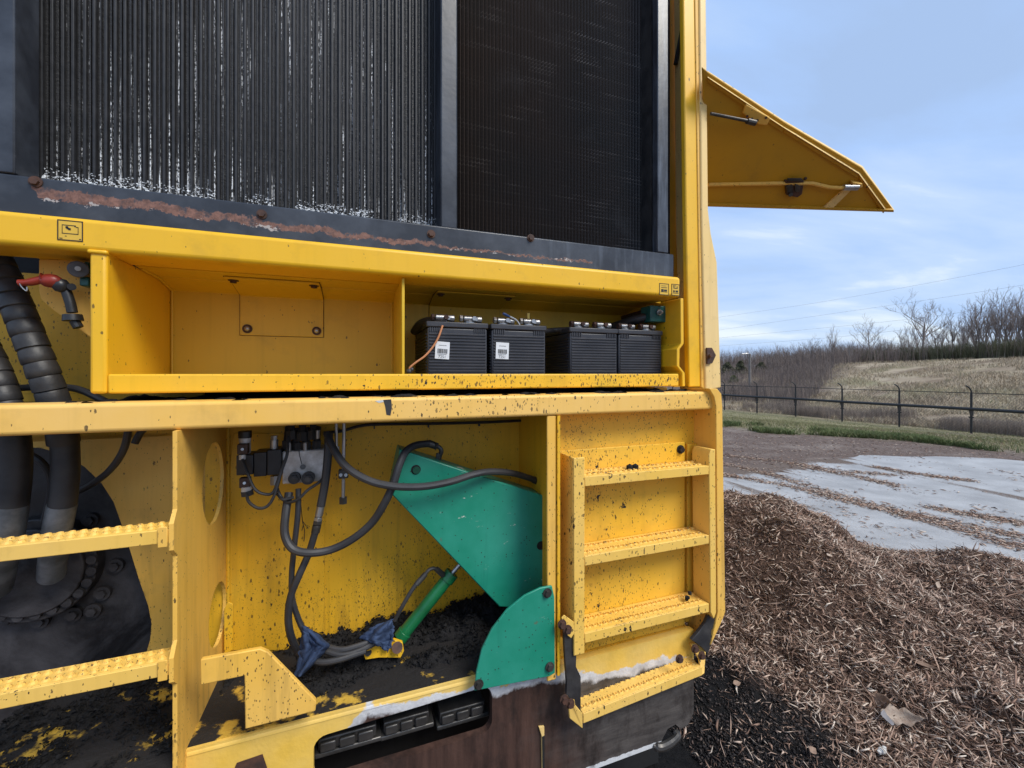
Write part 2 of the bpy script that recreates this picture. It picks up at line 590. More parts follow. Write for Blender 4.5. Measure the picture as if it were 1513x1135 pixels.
def fin_mat():
    """oily cooler fins with glints of light painted as columns of bright dots"""
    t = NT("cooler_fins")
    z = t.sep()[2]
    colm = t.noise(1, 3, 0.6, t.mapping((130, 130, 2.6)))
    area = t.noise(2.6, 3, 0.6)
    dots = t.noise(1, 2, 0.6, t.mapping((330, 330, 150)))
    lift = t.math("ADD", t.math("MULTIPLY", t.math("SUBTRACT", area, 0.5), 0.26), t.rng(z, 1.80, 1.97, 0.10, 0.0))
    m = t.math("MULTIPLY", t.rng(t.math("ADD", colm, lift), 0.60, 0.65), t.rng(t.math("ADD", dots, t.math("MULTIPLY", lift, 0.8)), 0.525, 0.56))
    c = t.mix(m, t.mix(t.rng(area, 0.35, 0.65), (0.014, 0.014, 0.015), (0.034, 0.034, 0.037)), (0.80, 0.82, 0.84))  # near-white colour paints the light glinting in the fins
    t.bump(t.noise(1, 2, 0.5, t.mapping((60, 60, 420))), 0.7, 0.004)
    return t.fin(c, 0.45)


def fin_mat2():
    """fine brown-black mesh with faint rows of glints painted along the tube edges"""
    t = NT("fine_cooler_fins")
    x, y, z = t.sep()
    row = t.rng(t.math("SINE", t.math("MULTIPLY", z, 520)), 0.55, 0.95)
    run = t.rng(t.noise(1, 4, 0.65, t.mapping((5, 5, 42))), 0.52, 0.66)
    area = t.rng(t.noise(3.2, 3, 0.55), 0.38, 0.66)
    base = t.mix(t.rng(t.noise(2.1, 4, 0.6), 0.35, 0.65), (0.030, 0.018, 0.013), (0.015, 0.014, 0.014))
    c = t.mix(t.math("MULTIPLY", row, 0.35), base, (0.055, 0.040, 0.034))
    c = t.mix(t.math("MULTIPLY", t.math("MULTIPLY", row, run), t.math("MULTIPLY", area, 0.9)), c, (0.26, 0.23, 0.21))  # lighter dashes are glints on the tube rows, painted in
    dust = t.rng(t.noise(5, 5, 0.6, t.mapping((1, 1, 1), (3, 1, 7))), 0.58, 0.75)
    c = t.mix(t.math("MULTIPLY", dust, 0.35), c, (0.10, 0.095, 0.095))
    return t.fin(c, 0.5)


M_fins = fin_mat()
M_fins2 = fin_mat2()
M_tube = simple("cooler_tube_paint", (0.012, 0.0125, 0.014), 0.5, 0, 0.4, 30, (0.028, 0.028, 0.031), 0.15)


def skirt_mat():
    t = NT("worn_skirt_paint")
    x, y, z = t.sep()
    n = t.noise(5, 6, 0.65)
    nf = t.noise(24, 5, 0.7)
    line = t.math("ADD", t.math("ADD", z, t.math("MULTIPLY", x, 0.115)),
                  t.math("ADD", t.math("MULTIPLY", t.math("SUBTRACT", n, 0.5), 0.10), t.math("MULTIPLY", t.math("SUBTRACT", nf, 0.5), 0.03)))
    # height of the worn edge; further left the paint survives lower down
    edge = t.rng(x, -0.14, 0.02, 0.42, 0.612)
    d = t.math("SUBTRACT", line, edge)
    yel = t.mix(t.rng(t.noise(4, 5), 0.35, 0.7), (0.78, 0.48, 0.06), (0.78, 0.55, 0.18))
    rust = t.mix(t.rng(t.noise(1, 5, 0.65, t.mapping((30, 30, 3.5))), 0.35, 0.7), (0.027, 0.014, 0.011), (0.088, 0.046, 0.034))
    grey = t.mix(t.rng(t.noise(1, 5, 0.7, t.mapping((9, 9, 60))), 0.35, 0.7), (0.045, 0.040, 0.038), (0.11, 0.098, 0.09))
    metal = t.mix(t.rng(t.math("ADD", x, t.math("MULTIPLY", n, 0.4)), 0.62, 0.85), rust, grey)
    prim = t.mix(t.rng(nf, 0.4, 0.7), (0.68, 0.68, 0.68), (0.45, 0.45, 0.47))
    c = t.mix(t.rng(d, -0.004, 0.006), metal, prim)
    c = t.mix(t.rng(d, 0.022, 0.027), c, yel)
    # bare bright scrape low on the plate
    low = t.math("ADD", z, t.math("MULTIPLY", t.math("SUBTRACT", nf, 0.5), 0.018))
    s_ = t.math("MULTIPLY", t.math("LESS_THAN", low, 0.298), t.math("GREATER_THAN", x, 0.40))
    c = t.mix(s_, c, (0.60, 0.61, 0.62))
    gr = t.math("MULTIPLY", t.rng(t.noise(1, 6, 0.7, t.mapping((13, 13, 6), (2, 2, 2))), 0.50, 0.68), t.rng(d, -0.02, 0.03, 0.85, 0.12))
    c = t.mix(gr, c, (0.014, 0.010, 0.009))
    t.bump(t.math("ADD", t.noise(70, 4), t.rng(d, 0.0, 0.02)), 0.25, 0.004)
    return t.fin(c, t.math("ADD", 0.36, t.math("MULTIPLY", n, 0.25)))


M_skirt = skirt_mat()


def floor_mat():
    t = NT("dirty_deck_paint")
    n = t.math("ADD", t.noise(1, 6, 0.62, t.mapping((9, 9, 9), (1, 2, 3), (0, 0, 0.6))), t.math("MULTIPLY", t.noise(60, 4), 0.12))
    c = t.mix(t.rng(n, 0.605, 0.66), DIRT, (0.62, 0.38, 0.045))
    t.bump(t.noise(50, 6, 0.7), 0.7, 0.012)
    return t.fin(c, 0.8)


M_floor = floor_mat()


def dirt_mat(name, a, b, bump=0.8):
    t = NT(name)
    n = t.noise(55, 6, 0.7)
    c = t.mix(t.rng(n, 0.35, 0.7), a, b)
    t.bump(t.noise(130, 6, 0.75), bump, 0.01)
    return t.fin(c, 0.9, 0, 0.25)


M_dirt = dirt_mat("black_grease_dirt", (0.008, 0.008, 0.009), (0.030, 0.028, 0.028))


def drum_mat():
    t = NT("oily_drive_plate")
    n = t.noise(6, 7, 0.68, None, 0.6)
    c = t.mix(t.rng(n, 0.42, 0.68), (0.010, 0.009, 0.010), (0.070, 0.064, 0.066))
    t.bump(t.noise(30, 6, 0.7), 0.3, 0.005)
    return t.fin(c, t.rng(n, 0.35, 0.65, 0.35, 0.65))


M_drum = drum_mat()


def rag_mat():
    t = NT("blue_shop_cloth")
    n = t.noise(18, 5, 0.6)
    c = t.mix(t.rng(n, 0.35, 0.7), (0.022, 0.038, 0.085), (0.055, 0.085, 0.16))
    t.bump(t.noise(420, 2), 0.35, 0.002)
    return t.fin(c, 0.9, 0, 0.2)


M_rag = rag_mat()

# ================================================================== GROUND AND HILL (structure)
FX, FY = 16.35, 28.0                        # a point on the fence line
FD = np.array([0.373, -0.928]); FN = np.array([0.928, 0.373])
YD = np.array([0.737, -0.676]); YN = np.array([0.676, 0.737])
YP = np.array([9.15, 7.5])


def smooth(a, b, x):
    t = np.clip((x - a) / (b - a), 0, 1)
    return t * t * (3 - 2 * t)


def terrain(x, y):
    x = np.asarray(x, float); y = np.asarray(y, float)
    dY = (x - YP[0]) * YN[0] + (y - YP[1]) * YN[1]
    s = (x - FX) * FN[0] + (y - FY) * FN[1]
    t = np.clip(dY / np.maximum(dY - s, 0.5), 0, 1)
    z = -1.25 * np.where(dY > 0, np.where(s > 0, 1, smooth(0, 1, t)), 0)
    z = z - 0.25 * smooth(0, 4, s) * (1 - smooth(4, 10, s))
    right = smooth(0.62, 0.80, x / np.maximum(y, 1.0))
    hill = (4.3 * smooth(6, 44, s) * right + 3.6 * smooth(8, 60, s) * (1 - right))
    z = z + np.where(s > 0, hill, 0)
    z = z + np.where(s > 4, (fbm(x * 0.13, y * 0.13) - 0.5) * 0.9 * smooth(4, 20, s), 0)
    z = z + np.where(dY > 0.5, (fbm(x * 0.7, y * 0.7) - 0.5) * 0.10, 0)
    return z


def ground_material():
    t = NT("yard_and_hillside_soil")
    a = t.n.new("ShaderNodeAttribute"); a.attribute_name = "zone"
    zx = t.sep(a.outputs["Vector"])
    n = t.noise(1.2, 6, 0.6); nf = t.noise(16, 6, 0.7); nb = t.noise(0.16, 5, 0.6)
    soil = t.mix(t.rng(nf, 0.35, 0.7), (0.085, 0.060, 0.050), (0.20, 0.150, 0.125))
    soil = t.mix(t.rng(n, 0.5, 0.75), soil, (0.25, 0.205, 0.175))
    grass = t.mix(t.rng(n, 0.35, 0.65), (0.17, 0.16, 0.075), (0.24, 0.21, 0.125))
    gs = t.noise(1, 5, 0.65, t.mapping((0.10, 0.35, 0.5)))
    dry = t.mix(t.rng(gs, 0.38, 0.62), (0.38, 0.31, 0.22), (0.20, 0.15, 0.105))
    dry = t.mix(t.math("MULTIPLY", t.rng(nb, 0.5, 0.62), 0.6), dry, (0.15, 0.15, 0.065))
    scrub = t.mix(t.rng(nf, 0.35, 0.7), (0.085, 0.062, 0.050), (0.18, 0.135, 0.105))
    c = t.mix(zx[0], soil, grass)
    c = t.mix(zx[1], c, dry)
    c = t.mix(zx[2], c, scrub)
    t.bump(t.noise(9, 8, 0.7), 0.9, 0.05)
    return t.fin(c, 0.95, 0, 0.2)


def build_ground():
    def axis(lo, hi, fine_lo, fine_hi, st):
        a = list(np.arange(fine_lo, fine_hi, st))
        d = st; x = fine_hi
        while x < hi:
            a.append(x); d *= 1.12; x += d
        a.append(hi)
        d = st; x = fine_lo - st; b = []
        while x > lo:
            b.append(x); d *= 1.12; x -= d
        b.append(lo)
        return np.array(b[::-1] + a)
    xs = axis(-500, 600, 3, 60, 0.5); ys = axis(-400, 700, 4, 60, 0.5)
    X, Y = np.meshgrid(xs, ys)
    Zt = terrain(X, Y)
    nx, ny = len(xs), len(ys)
    V = np.stack([X.ravel(), Y.ravel(), Zt.ravel()], 1)
    i = np.arange(ny - 1)[:, None] * nx + np.arange(nx - 1)[None, :]
    F = np.stack([i, i + 1, i + nx + 1, i + nx], -1).reshape(-1, 4)
    me = np_mesh("ground", V, F, ground_material(), 4)
    dY = (X - YP[0]) * YN[0] + (Y - YP[1]) * YN[1] + (fbm(X * 0.8, Y * 0.8) - 0.5) * 1.6
    s = (X - FX) * FN[0] + (Y - FY) * FN[1]
    g = smooth(-0.3, 0.7, dY)
    d = smooth(-1, 2, s + (fbm(X, Y) - 0.5) * 3)
    right = smooth(0.60, 0.76, X / np.maximum(Y, 1))
    right = smooth(-0.05, 0.05, X / np.maximum(Y, 1) - (0.68 + 0.0034 * s) + (fbm(X * .15, Y * .15) - .5) * .12)
    sc = np.where(s > 0, np.maximum((1 - right) * smooth(6, 14, s), (1 - smooth(3, 9, s + (fbm(X * .3, Y * .3) - .5) * 9)) * smooth(0, 2, s) * .75), 0)
    att = me.attributes.new("zone", "FLOAT_VECTOR", "POINT")
    att.data.foreach_set("vector", np.stack([g, d, sc], -1).astype(np.float32).ravel())
    o = link("ground", me, smooth=True, kind="structure", ang=180)
    o["label"] = "brown mulch yard ground falling to grass and a dry hillside"


build_ground()


def concrete_material():
    t = NT("weathered_concrete")
    n = t.noise(2.2, 6, 0.62); nf = t.noise(45, 5, 0.7)
    c = t.mix(t.rng(n, 0.35, 0.68), (0.40, 0.395, 0.39), (0.27, 0.265, 0.262))
    c = t.mix(t.math("MULTIPLY", t.rng(nf, 0.5, 0.75), 0.4), c, (0.20, 0.18, 0.165))
    # trails of trodden mulch, running along the lorry tracks
    v = t.mapping((1, 1, 1), (0, 0, 0), (0, 0, R(-17)))
    v2 = t.mapping((1.15, 0.16, 1), (0.35, 0, 0), (0, 0, 0), v)
    s_ = t.noise(1.0, 7, 0.62, v2, 0.3)
    s_ = t.math("ADD", s_, t.math("MULTIPLY", t.math("SUBTRACT", nf, 0.5), 0.14))
    ov = t.n.new("ShaderNodeAttribute"); ov.attribute_name = "soil"
    s_ = t.math("ADD", s_, t.math("MULTIPLY", ov.outputs["Fac"], 0.30))
    m = t.rng(s_, 0.60, 0.65)
    dirt = t.mix(t.rng(nf, 0.35, 0.7), (0.075, 0.052, 0.042), (0.18, 0.135, 0.105))
    c = t.mix(m, c, dirt)
    t.bump(t.math("ADD", t.math("MULTIPLY", m, 0.8), nf), 0.4, 0.012)
    return t.fin(c, t.rng(m, 0, 1, 0.62, 0.95), 0, 0.35)


TRAILS = [[(1060, 684), (1130, 700), (1220, 727), (1330, 760), (1420, 784), (1530, 815)], [(1060, 700), (1150, 716), (1230, 733)],
          [(1215, 733), (1300, 752), (1400, 771), (1530, 800)], [(1190, 690), (1270, 706), (1330, 720)], [(1380, 752), (1450, 764), (1530, 778)],
          [(1060, 672), (1150, 682), (1250, 698), (1330, 703)], [(1290, 690), (1360, 702), (1440, 712)]]
TRAIL_PTS = []
for tr_ in TRAILS:
    w_ = []
    for x, y in tr_:
        d_ = FPX * CAM_H / (y - HY); w_.append(((x - CX) / FPX * d_, d_))
    for a_, b_ in zip(w_[:-1], w_[1:]):
        for f_ in np.linspace(0, 1, 14)[:-1]:
            TRAIL_PTS.append((a_[0] + (b_[0] - a_[0]) * f_, a_[1] + (b_[1] - a_[1]) * f_))
TRAIL_PTS = np.array(TRAIL_PTS)


def trail_near(x, y):
    d = np.full(np.shape(x), 9.0)
    for p in TRAIL_PTS:
        d = np.minimum(d, np.hypot(x - p[0], y - p[1]))
    return d


def build_concrete():
    # fan-shaped slab: near edge under the pile, far edge towards the grass
    xs = np.linspace(0.6, 26, 220); ts = np.linspace(0, 1, 60)
    far = np.interp(xs, [0.6, 3.0, 4.6, 6.0, 7.9, 9.5, 26], [6.2, 6.2, 6.6, 7.15, 6.9, 5.6, -6])
    near = np.interp(xs, [0.6, 3, 26], [2.6, 2.2, -16])
    far = far + (fbm(xs * 1.7, xs * 0) - 0.5) * 0.35
    X = np.repeat(xs[None, :], 60, 0)
    Y = near[None, :] + (far - near)[None, :] * ts[:, None]
    V = np.stack([X.ravel(), Y.ravel(), np.full(X.size, 0.004)], 1)
    i = np.arange(59)[:, None] * 220 + np.arange(219)[None, :]
    F = np.stack([i, i + 1, i + 221, i + 220], -1).reshape(-1, 4)
    me = np_mesh("concrete_pavement", V, F, concrete_material(), 4)
    dist = (far[None, :] - Y)
    soil = np.clip(1 - dist / 0.6, 0, 1) * smooth(7.6, 4.0, X) + 0.40 * np.exp(-(trail_near(X, Y) / 0.085) ** 2)
    att = me.attributes.new("soil", "FLOAT", "POINT")
    att.data.foreach_set("value", soil.astype(np.float32).ravel())
    o = link("concrete_pavement", me, kind="structure")
    o["label"] = "grey concrete pavement crossed by trails of brown mulch"


build_concrete()

# ================================================================== MULCH PILE (stuff)
CB, SB = cos(BETA), sin(BETA)


def pile_h(x, y):
    x = np.asarray(x, float); y = np.asarray(y, float)
    g = lambda a, cx, cy, sx, sy: a * np.exp(-0.5 * (((x - cx) / sx) ** 2 + ((y - cy) / sy) ** 2))
    h = g(0.50, 1.62, 3.15, 0.50, 0.70) + g(0.11, 3.15, 2.65, 0.80, 0.36) + g(0.16, 2.35, 1.95, 0.55, 0.45) + g(0.10, 4.6, 2.2, 0.8, 0.5)
    h = h + (fbm(x * 2.1 + 3.3, y * 2.1) - 0.49) * 0.28 + (fbm(x * 6.5, y * 6.5, 3) - 0.45) * 0.085
    h = np.maximum(h, 0.012 + 0.05 * fbm(x * 5, y * 5, 3)) + 0.10 * np.maximum(h - 0.1, 0) * 0
    u = x * CB + y * SB
    near = smooth(1.02, 1.45, u)
    h = h * (0.12 + 0.88 * near)
    # fade towards the concrete on the far side
    e = y - np.interp(x, [0.5, 1.8, 2.6, 3.5, 4.6, 7], [4.6, 4.5, 3.45, 3.05, 2.55, 1.7])
    return h * (1 - smooth(-0.35, 0.10, e)) - 0.05 * smooth(-0.05, 0.2, e) + 0.012


def black_zone(x, y):
    """how far the black fines by the machine's corner replace the bark, 0 to 1"""
    d = np.sqrt(((x - 0.78) / 0.43) ** 2 + ((y - 1.60) / 0.46) ** 2) + (fbm(x * 4, y * 4) - 0.5) * 0.9
    return 1 - smooth(0.75, 1.2, d)


def mulch_mat():
    t = NT("bark_mulch_base")
    n = t.noise(28, 7, 0.75)
    c = t.mix(t.rng(n, 0.35, 0.7), (0.065, 0.042, 0.032), (0.24, 0.150, 0.112))
    a = t.n.new("ShaderNodeAttribute"); a.attribute_name = "fines"
    c = t.mix(a.outputs["Fac"], c, t.mix(t.rng(n, 0.4, 0.75), (0.007, 0.007, 0.008), (0.030, 0.027, 0.026)))
    t.bump(t.noise(60, 6, 0.8), 1.0, 0.03)
    return t.fin(c, 0.95, 0, 0.2)


def chip_mat(name, stops):
    t = NT(name)
    g = t.n.new("ShaderNodeNewGeometry")
    c = t.ramp(g.outputs["Random Per Island"], stops)
    n = t.noise(1, 3, 0.6, t.mapping((180, 180, 180)))
    c = t.mix(t.math("MULTIPLY", t.rng(n, 0.4, 0.7), 0.35), c, (0.05, 0.032, 0.024))
    return t.fin(c, 0.85, 0, 0.25)


M_chip = chip_mat("bark_chips", [(0.0, (0.045, 0.029, 0.023)), (0.2, (0.165, 0.100, 0.073)), (0.45, (0.34, 0.215, 0.158)),
                                (0.70, (0.50, 0.350, 0.268)), (0.88, (0.63, 0.49, 0.39)), (0.97, (0.72, 0.60, 0.49)), (1.0, (0.80, 0.70, 0.60))])
M_chip_black = chip_mat("black_fines", [(0.0, (0.006, 0.006, 0.007)), (0.5, (0.020, 0.019, 0.020)), (0.85, (0.05, 0.042, 0.040)), (1.0, (0.16, 0.11, 0.09))])


def chips(n, xy, hz, lmin, lmax, wr, tilt):
    """n bent slivers, 6 verts and 8 triangles each"""
    L = lmin + (lmax - lmin) * rng.random(n) ** 2.4
    W = L * wr * (0.35 + rng.random(n)); W = np.clip(W, 0.0016, 0.016)
    T = W * (0.25 + 0.4 * rng.random(n))
    az = rng.random(n) * 2 * pi; el = (rng.random(n) - 0.5) * 2 * tilt
    ro = (rng.random(n) - 0.5) * 1.6
    d = np.stack([np.cos(az) * np.cos(el), np.sin(az) * np.cos(el), np.sin(el)], 1)
    s0 = np.stack([-np.sin(az), np.cos(az), np.zeros(n)], 1)
    up0 = np.cross(d, s0)
    s = s0 * np.cos(ro)[:, None] + up0 * np.sin(ro)[:, None]
    up = np.cross(d, s)
    bend = (rng.random(n) - 0.5) * 0.35 * L
    c = np.stack([xy[:, 0], xy[:, 1], hz + T * 0.3 + np.abs(np.sin(el)) * L * 0.35], 1)
    j = lambda: (0.75 + 0.5 * rng.random(n))[:, None]
    e0 = c - d * (L / 2)[:, None]; e1 = c + d * (L / 2)[:, None]
    mid = c + s * bend[:, None]
    V = np.stack([e0 + s * (W * .25)[:, None], e0 - s * (W * .3)[:, None], mid + s * (W * .5)[:, None] * j(), mid - s * (W * .5)[:, None] * j(),
                  mid + up * T[:, None], e1], 1).reshape(-1, 3)
    f = np.array([[0, 2, 4], [2, 5, 4], [5, 3, 4], [3, 1, 4], [1, 0, 4], [0, 1, 3], [0, 3, 2], [2, 3, 5]])
    F = (f[None] + (np.arange(n) * 6)[:, None, None]).reshape(-1, 3)
    return V, F


def build_pile():
    xs = np.arange(0.2, 6.6, 0.03); ys = np.arange(0.2, 5.0, 0.03)
    X, Y = np.meshgrid(xs, ys)
    H = pile_h(X, Y)
    u = X * CB + Y * SB; w = -X * SB + Y * CB
    nx = len(xs)
    V = np.stack([X.ravel(), Y.ravel(), H.ravel()], 1)
    i = np.arange(len(ys) - 1)[:, None] * nx + np.arange(nx - 1)[None, :]
    F = np.stack([i, i + 1, i + nx + 1, i + nx], -1).reshape(-1, 4)
    cu = (X[:-1, :-1] * CB + Y[:-1, :-1] * SB)
    keep = ((H[:-1, :-1] > -0.02) & (cu > 0.55)).ravel()
    me = np_mesh("mulch_pile", V, F[keep], mulch_mat(), 4)
    att = me.attributes.new("fines", "FLOAT", "POINT")
    att.data.foreach_set("value", black_zone(X, Y).astype(np.float32).ravel())
    o = link("mulch_pile", me, kind="stuff", ang=180)
    tag(o, "brown shredded bark mulch pile beside the yellow machine", "mulch")

    def sample(n, dens):
        out = np.zeros((0, 2))
        while len(out) < n:
            m = n * 3
            # denser towards the viewer
            r = 1.3 + (6.2 - 1.3) * rng.random(m) ** 1.25
            a = 0.30 + rng.random(m) * 0.98
            yv = r / np.sqrt(1 + a * a); xv = yv * a
            uu = xv * CB + yv * SB; ww = -xv * SB + yv * CB
            ok = (pile_h(xv, yv) > -0.015) & ((uu > 1.13) | ((ww < 1.0) & (uu > 0.62)))
            # black fines next to the machine
            blk = black_zone(xv, yv)
            ok &= dens(blk) * (0.62 + 0.9 * smooth(.36, .58, fbm(xv * 5, yv * 5))) > rng.random(m)
            q = np.stack([xv, yv], 1)[ok]
            out = np.concatenate([out, q])
        return out[:n]
    for nm, n, lo, hi, wr, mt, dens, lab in (
            ("bark_strands", 9000, 0.035, 0.14, 0.045, M_chip, lambda b: 1 - 0.95 * b, "long pale shredded wood strands lying over the mulch pile"),
            ("bark_chips", 125000, 0.005, 0.058, 0.15, M_chip, lambda b: 1 - 0.94 * b, "loose shredded bark strands covering the mulch pile"),
            ("bark_fines", 22000, 0.005, 0.020, 0.55, M_chip_black, lambda b: 0.08 + 0.92 * b, "black crumbly fines on the ground by the machine corner")):
        q = sample(n, dens)
        V, F = chips(n, q, pile_h(q[:, 0], q[:, 1]), lo, hi, wr, 0.75)
        me = np_mesh(nm, V, F, mt)
        o = link(nm, me, smooth=False, kind="stuff")
        tag(o, lab, "mulch")
    # chips strewn on the concrete and the yard beyond
    m = 20000
    a = 0.42 + rng.random(m) * 0.95
    yv = 2.6 + rng.random(m) ** 1.1 * 8.5; xv = yv * a
    onslab = yv < np.interp(xv, [0.6, 3.0, 4.6, 6.0, 7.9, 9.5, 26], [6.2, 6.2, 6.6, 7.15, 6.9, 5.6, -6])
    ok = (terrain(xv, yv) > -0.1) & (~onslab | (fbm(xv * 3, yv * 3) > 0.56))
    q1 = np.stack([xv, yv], 1)[ok]
    k_ = rng.integers(0, len(TRAIL_PTS), 15000)
    q2 = TRAIL_PTS[k_] + rng.normal(size=(15000, 2)) * 0.065
    q = np.concatenate([q1, q2])
    V, F = chips(len(q), q, np.full(len(q), 0.008), 0.008, 0.07, 0.2, 0.15)
    o = link("scattered_chips", np_mesh("scattered_chips", V, F, M_chip), smooth=False, kind="stuff")
    tag(o, "thin trails of bark chips strewn over concrete and bare yard", "mulch")


build_pile()

# ================================================================== THE MACHINE
machine = mthing("grinding_machine", BASE, "large yellow wood grinding machine with radiators and battery box", "machine")


def part(mb, name, mat, parent=None, **k):
    p = parent or machine
    o = mb.build(name, mat, None, **k)
    o.parent = p
    if p is machine or p.get("mroot"):
        o.location = -Vector(p["mroot"])
    return o


def plate(pix, D, depth):
    """px outline on the plane at distance D, pushed back by depth"""
    return MB().prism([P(x, y, D) for x, y in pix], (0, depth, 0))


def ubox(x0, x1, z0, z1, D, depth):
    return MB().box((U(x0, D), D, z0), (U(x1, D), D + depth, z1))


H = CAM_H
TOPZ = H + 1.75

# --- inner body closing everything off behind
body = MB()
body.box((-1.9, 1.50, 0.45), (1.04, 4.4, TOPZ))
body.box((-1.9, 1.46, H - 0.20), (1.0, 1.52, H - 0.03))
part(body, "inner_body", M_void)
side = MB().box((1.06, 1.25, H - 0.03), (1.095, 4.4, TOPZ)).box((1.02, 1.25, H - 0.72), (1.066, 4.4, H - 0.05))
part(side, "side_panel", M_yel, bevel=0.004)

# --- radiators
fr = MB()
D = 1.10
fr.box((U(-160, D), D, H + 0.31), (U(996, D), D + 0.06, H + 0.388))
part(fr, "radiator_frame", M_frame, bevel=0.004)
fr2 = MB().box((U(-160, D), D + 0.001, H + 0.389), (U(21, D), D + 0.07, TOPZ))
part(fr2, "frame_upright", M_frame, bevel=0.003)
D = 1.115
part(MB().box((U(651, D), D, H + 0.389), (U(676, D), D + 0.10, TOPZ)), "frame_upright", M_frame, bevel=0.004)
D = 1.10
part(MB().box((U(972, D), D + 0.001, H + 0.389), (U(988, D), D + 0.028, TOPZ)), "frame_upright", M_frame, bevel=0.003)
part(MB().box((U(963, 1.14), 1.14, H + 0.389), (U(966, 1.14), 1.2, TOPZ)).tube([(U(968, 1.13), 1.13, H + 0.39), (U(967.5, 1.13), 1.13, TOPZ)], 0.004, 8),
     "rubber_seal", M_rubber)
for x, y in ((53, 269), (387, 317), (637, 346), (784, 352), (-60, 260)):
    part(MB().bolt(P(x, y, 1.10), 0.0075, 0.008), "bolt", M_rust)

core = MB().box((U(18, 1.21), 1.225, H + 0.36), (U(655, 1.21), 1.25, TOPZ))
rad1 = part(core, "oil_cooler", M_void)
u0, u1 = U(30, 1.19), U(652, 1.19)
n = 50
pitch = (u1 - u0) / n
tm = MB().box((-0.0029, 0, H + 0.366), (0.0029, 0.03, TOPZ))
first = tm.build("cooling_tube", M_tube, None, bevel=0.0012)
for k in range(n + 1):
    o = first if k == 0 else first.copy()
    if k: col.objects.link(o)
    o.parent = rad1
    o.location = (u0 + k * pitch, 1.184 + random.uniform(-0.0015, 0.0015), 0)
    o.rotation_euler = (0, random.uniform(-0.0006, 0.0006), 0)
fm = MB()
for k in range(n):
    a = u0 + k * pitch + 0.0030; b = a + pitch - 0.006
    # a central rib with two corrugated faces beside it
    m_ = (a + b) / 2
    zz = H + 0.366
    wv = 1.1895 + random.uniform(-0.001, 0.002)
    fm.box((a, wv + 0.003, zz), (m_ - 0.001, wv + 0.022, TOPZ - 0.01))
    fm.box((m_ - 0.0011, wv - 0.002, zz), (m_ + 0.0011, wv + 0.02, TOPZ - 0.01))
    fm.box((m_ + 0.001, wv + 0.004, zz), (b, wv + 0.023, TOPZ - 0.01))
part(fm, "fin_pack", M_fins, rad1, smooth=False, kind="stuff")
rad1_fix = rad1

rad2 = part(MB().box((U(672, 1.21), 1.225, H + 0.36), (U(995, 1.21), 1.25, TOPZ)), "radiator_core", M_void)
u0, u1 = U(677, 1.19), U(992, 1.19)
n = 66; pitch = (u1 - u0) / n
f2 = MB()
for k in range(n):
    a = u0 + k * pitch
    f2.prism([(a, 1.2, H + 0.366), (a + pitch * 0.5, 1.191, H + 0.366), (a + pitch * 0.93, 1.2, H + 0.366)], (0, 0, TOPZ - H - 0.38))
part(f2, "fin_pack", M_fins2, rad2, smooth=False, kind="stuff")

# white dried residue along the foot of the oil cooler
V = []; F = []
m = 1800
uu = U(60, 1.17) + (U(648, 1.17) - U(60, 1.17)) * rng.random(m)
res = MB()
for i in range(m):
    r = rng.random()
    if vnoise(uu[i] * 22, 0.3) < 0.26: continue
    zz = H + 0.404 + 0.006 * vnoise(uu[i] * 60, 2.0) + r ** 2.0 * 0.030
    s_ = 0.0012 + 0.0034 * rng.random() * (1.2 - r)
    c_ = Vector((uu[i], 1.178 + 0.004 * rng.random(), zz))
    pts = [c_ + Vector((random.uniform(-1, 1) * s_ * 1.6, random.uniform(-.5, .5) * s_, random.uniform(-1, 1) * s_)) for _ in range(4)]
    res.add(pts, [(0, 1, 2), (0, 2, 3), (0, 3, 1), (1, 3, 2)])
part(res, "white_residue", M_label, rad1, smooth=False, kind="stuff")

# --- upper beam with decals
D = 1.05
ub = MB().box((U(-160, D), D, H + 0.238), (U(1006, D), D + 0.11, H + 0.302))
ubeam = part(ub, "upper_beam", M_yel, bevel=0.010, seg=4)


def decal(pix, D, inner):
    """a framed symbol: backing, border strips and a few inner marks; inner = list of px strips"""
    (x0, y0), (x1, y1) = pix
    m_ = MB(); s_ = 0.0016
    a = P(x0, (y0 + y1) / 2, D); b = P(x1, (y0 + y1) / 2, D)
    zt, zb = Z((x0 + x1) / 2, y0, D), Z((x0 + x1) / 2, y1, D)
    w0 = D - 0.0012
    back = MB().box((a.x, D - 0.0006, zb), (b.x, D - 0.0001, zt))
    for q in ((a.x, a.x + s_, zb, zt), (b.x - s_, b.x, zb, zt)):
        m_.box((q[0], w0, q[2]), (q[1], D - 0.0005, q[3]))
    for q in ((zb, zb + s_), (zt - s_, zt)):
        m_.box((a.x + s_, w0, q[0]), (b.x - s_, D - 0.0005, q[1]))
    W_, H_ = b.x - a.x, zt - zb
    for (fx0, fy0, fx1, fy1) in inner:
        m_.box((a.x + fx0 * W_, w0, zb + fy0 * H_), (a.x + fx1 * W_, D - 0.0005, zb + fy1 * H_))
    o = part(back, "decal", M_decal, ubeam, smooth=False)
    part_o = m_.build("decal_print", M_ink, None, smooth=False)
    part_o.parent = ubeam
    return o


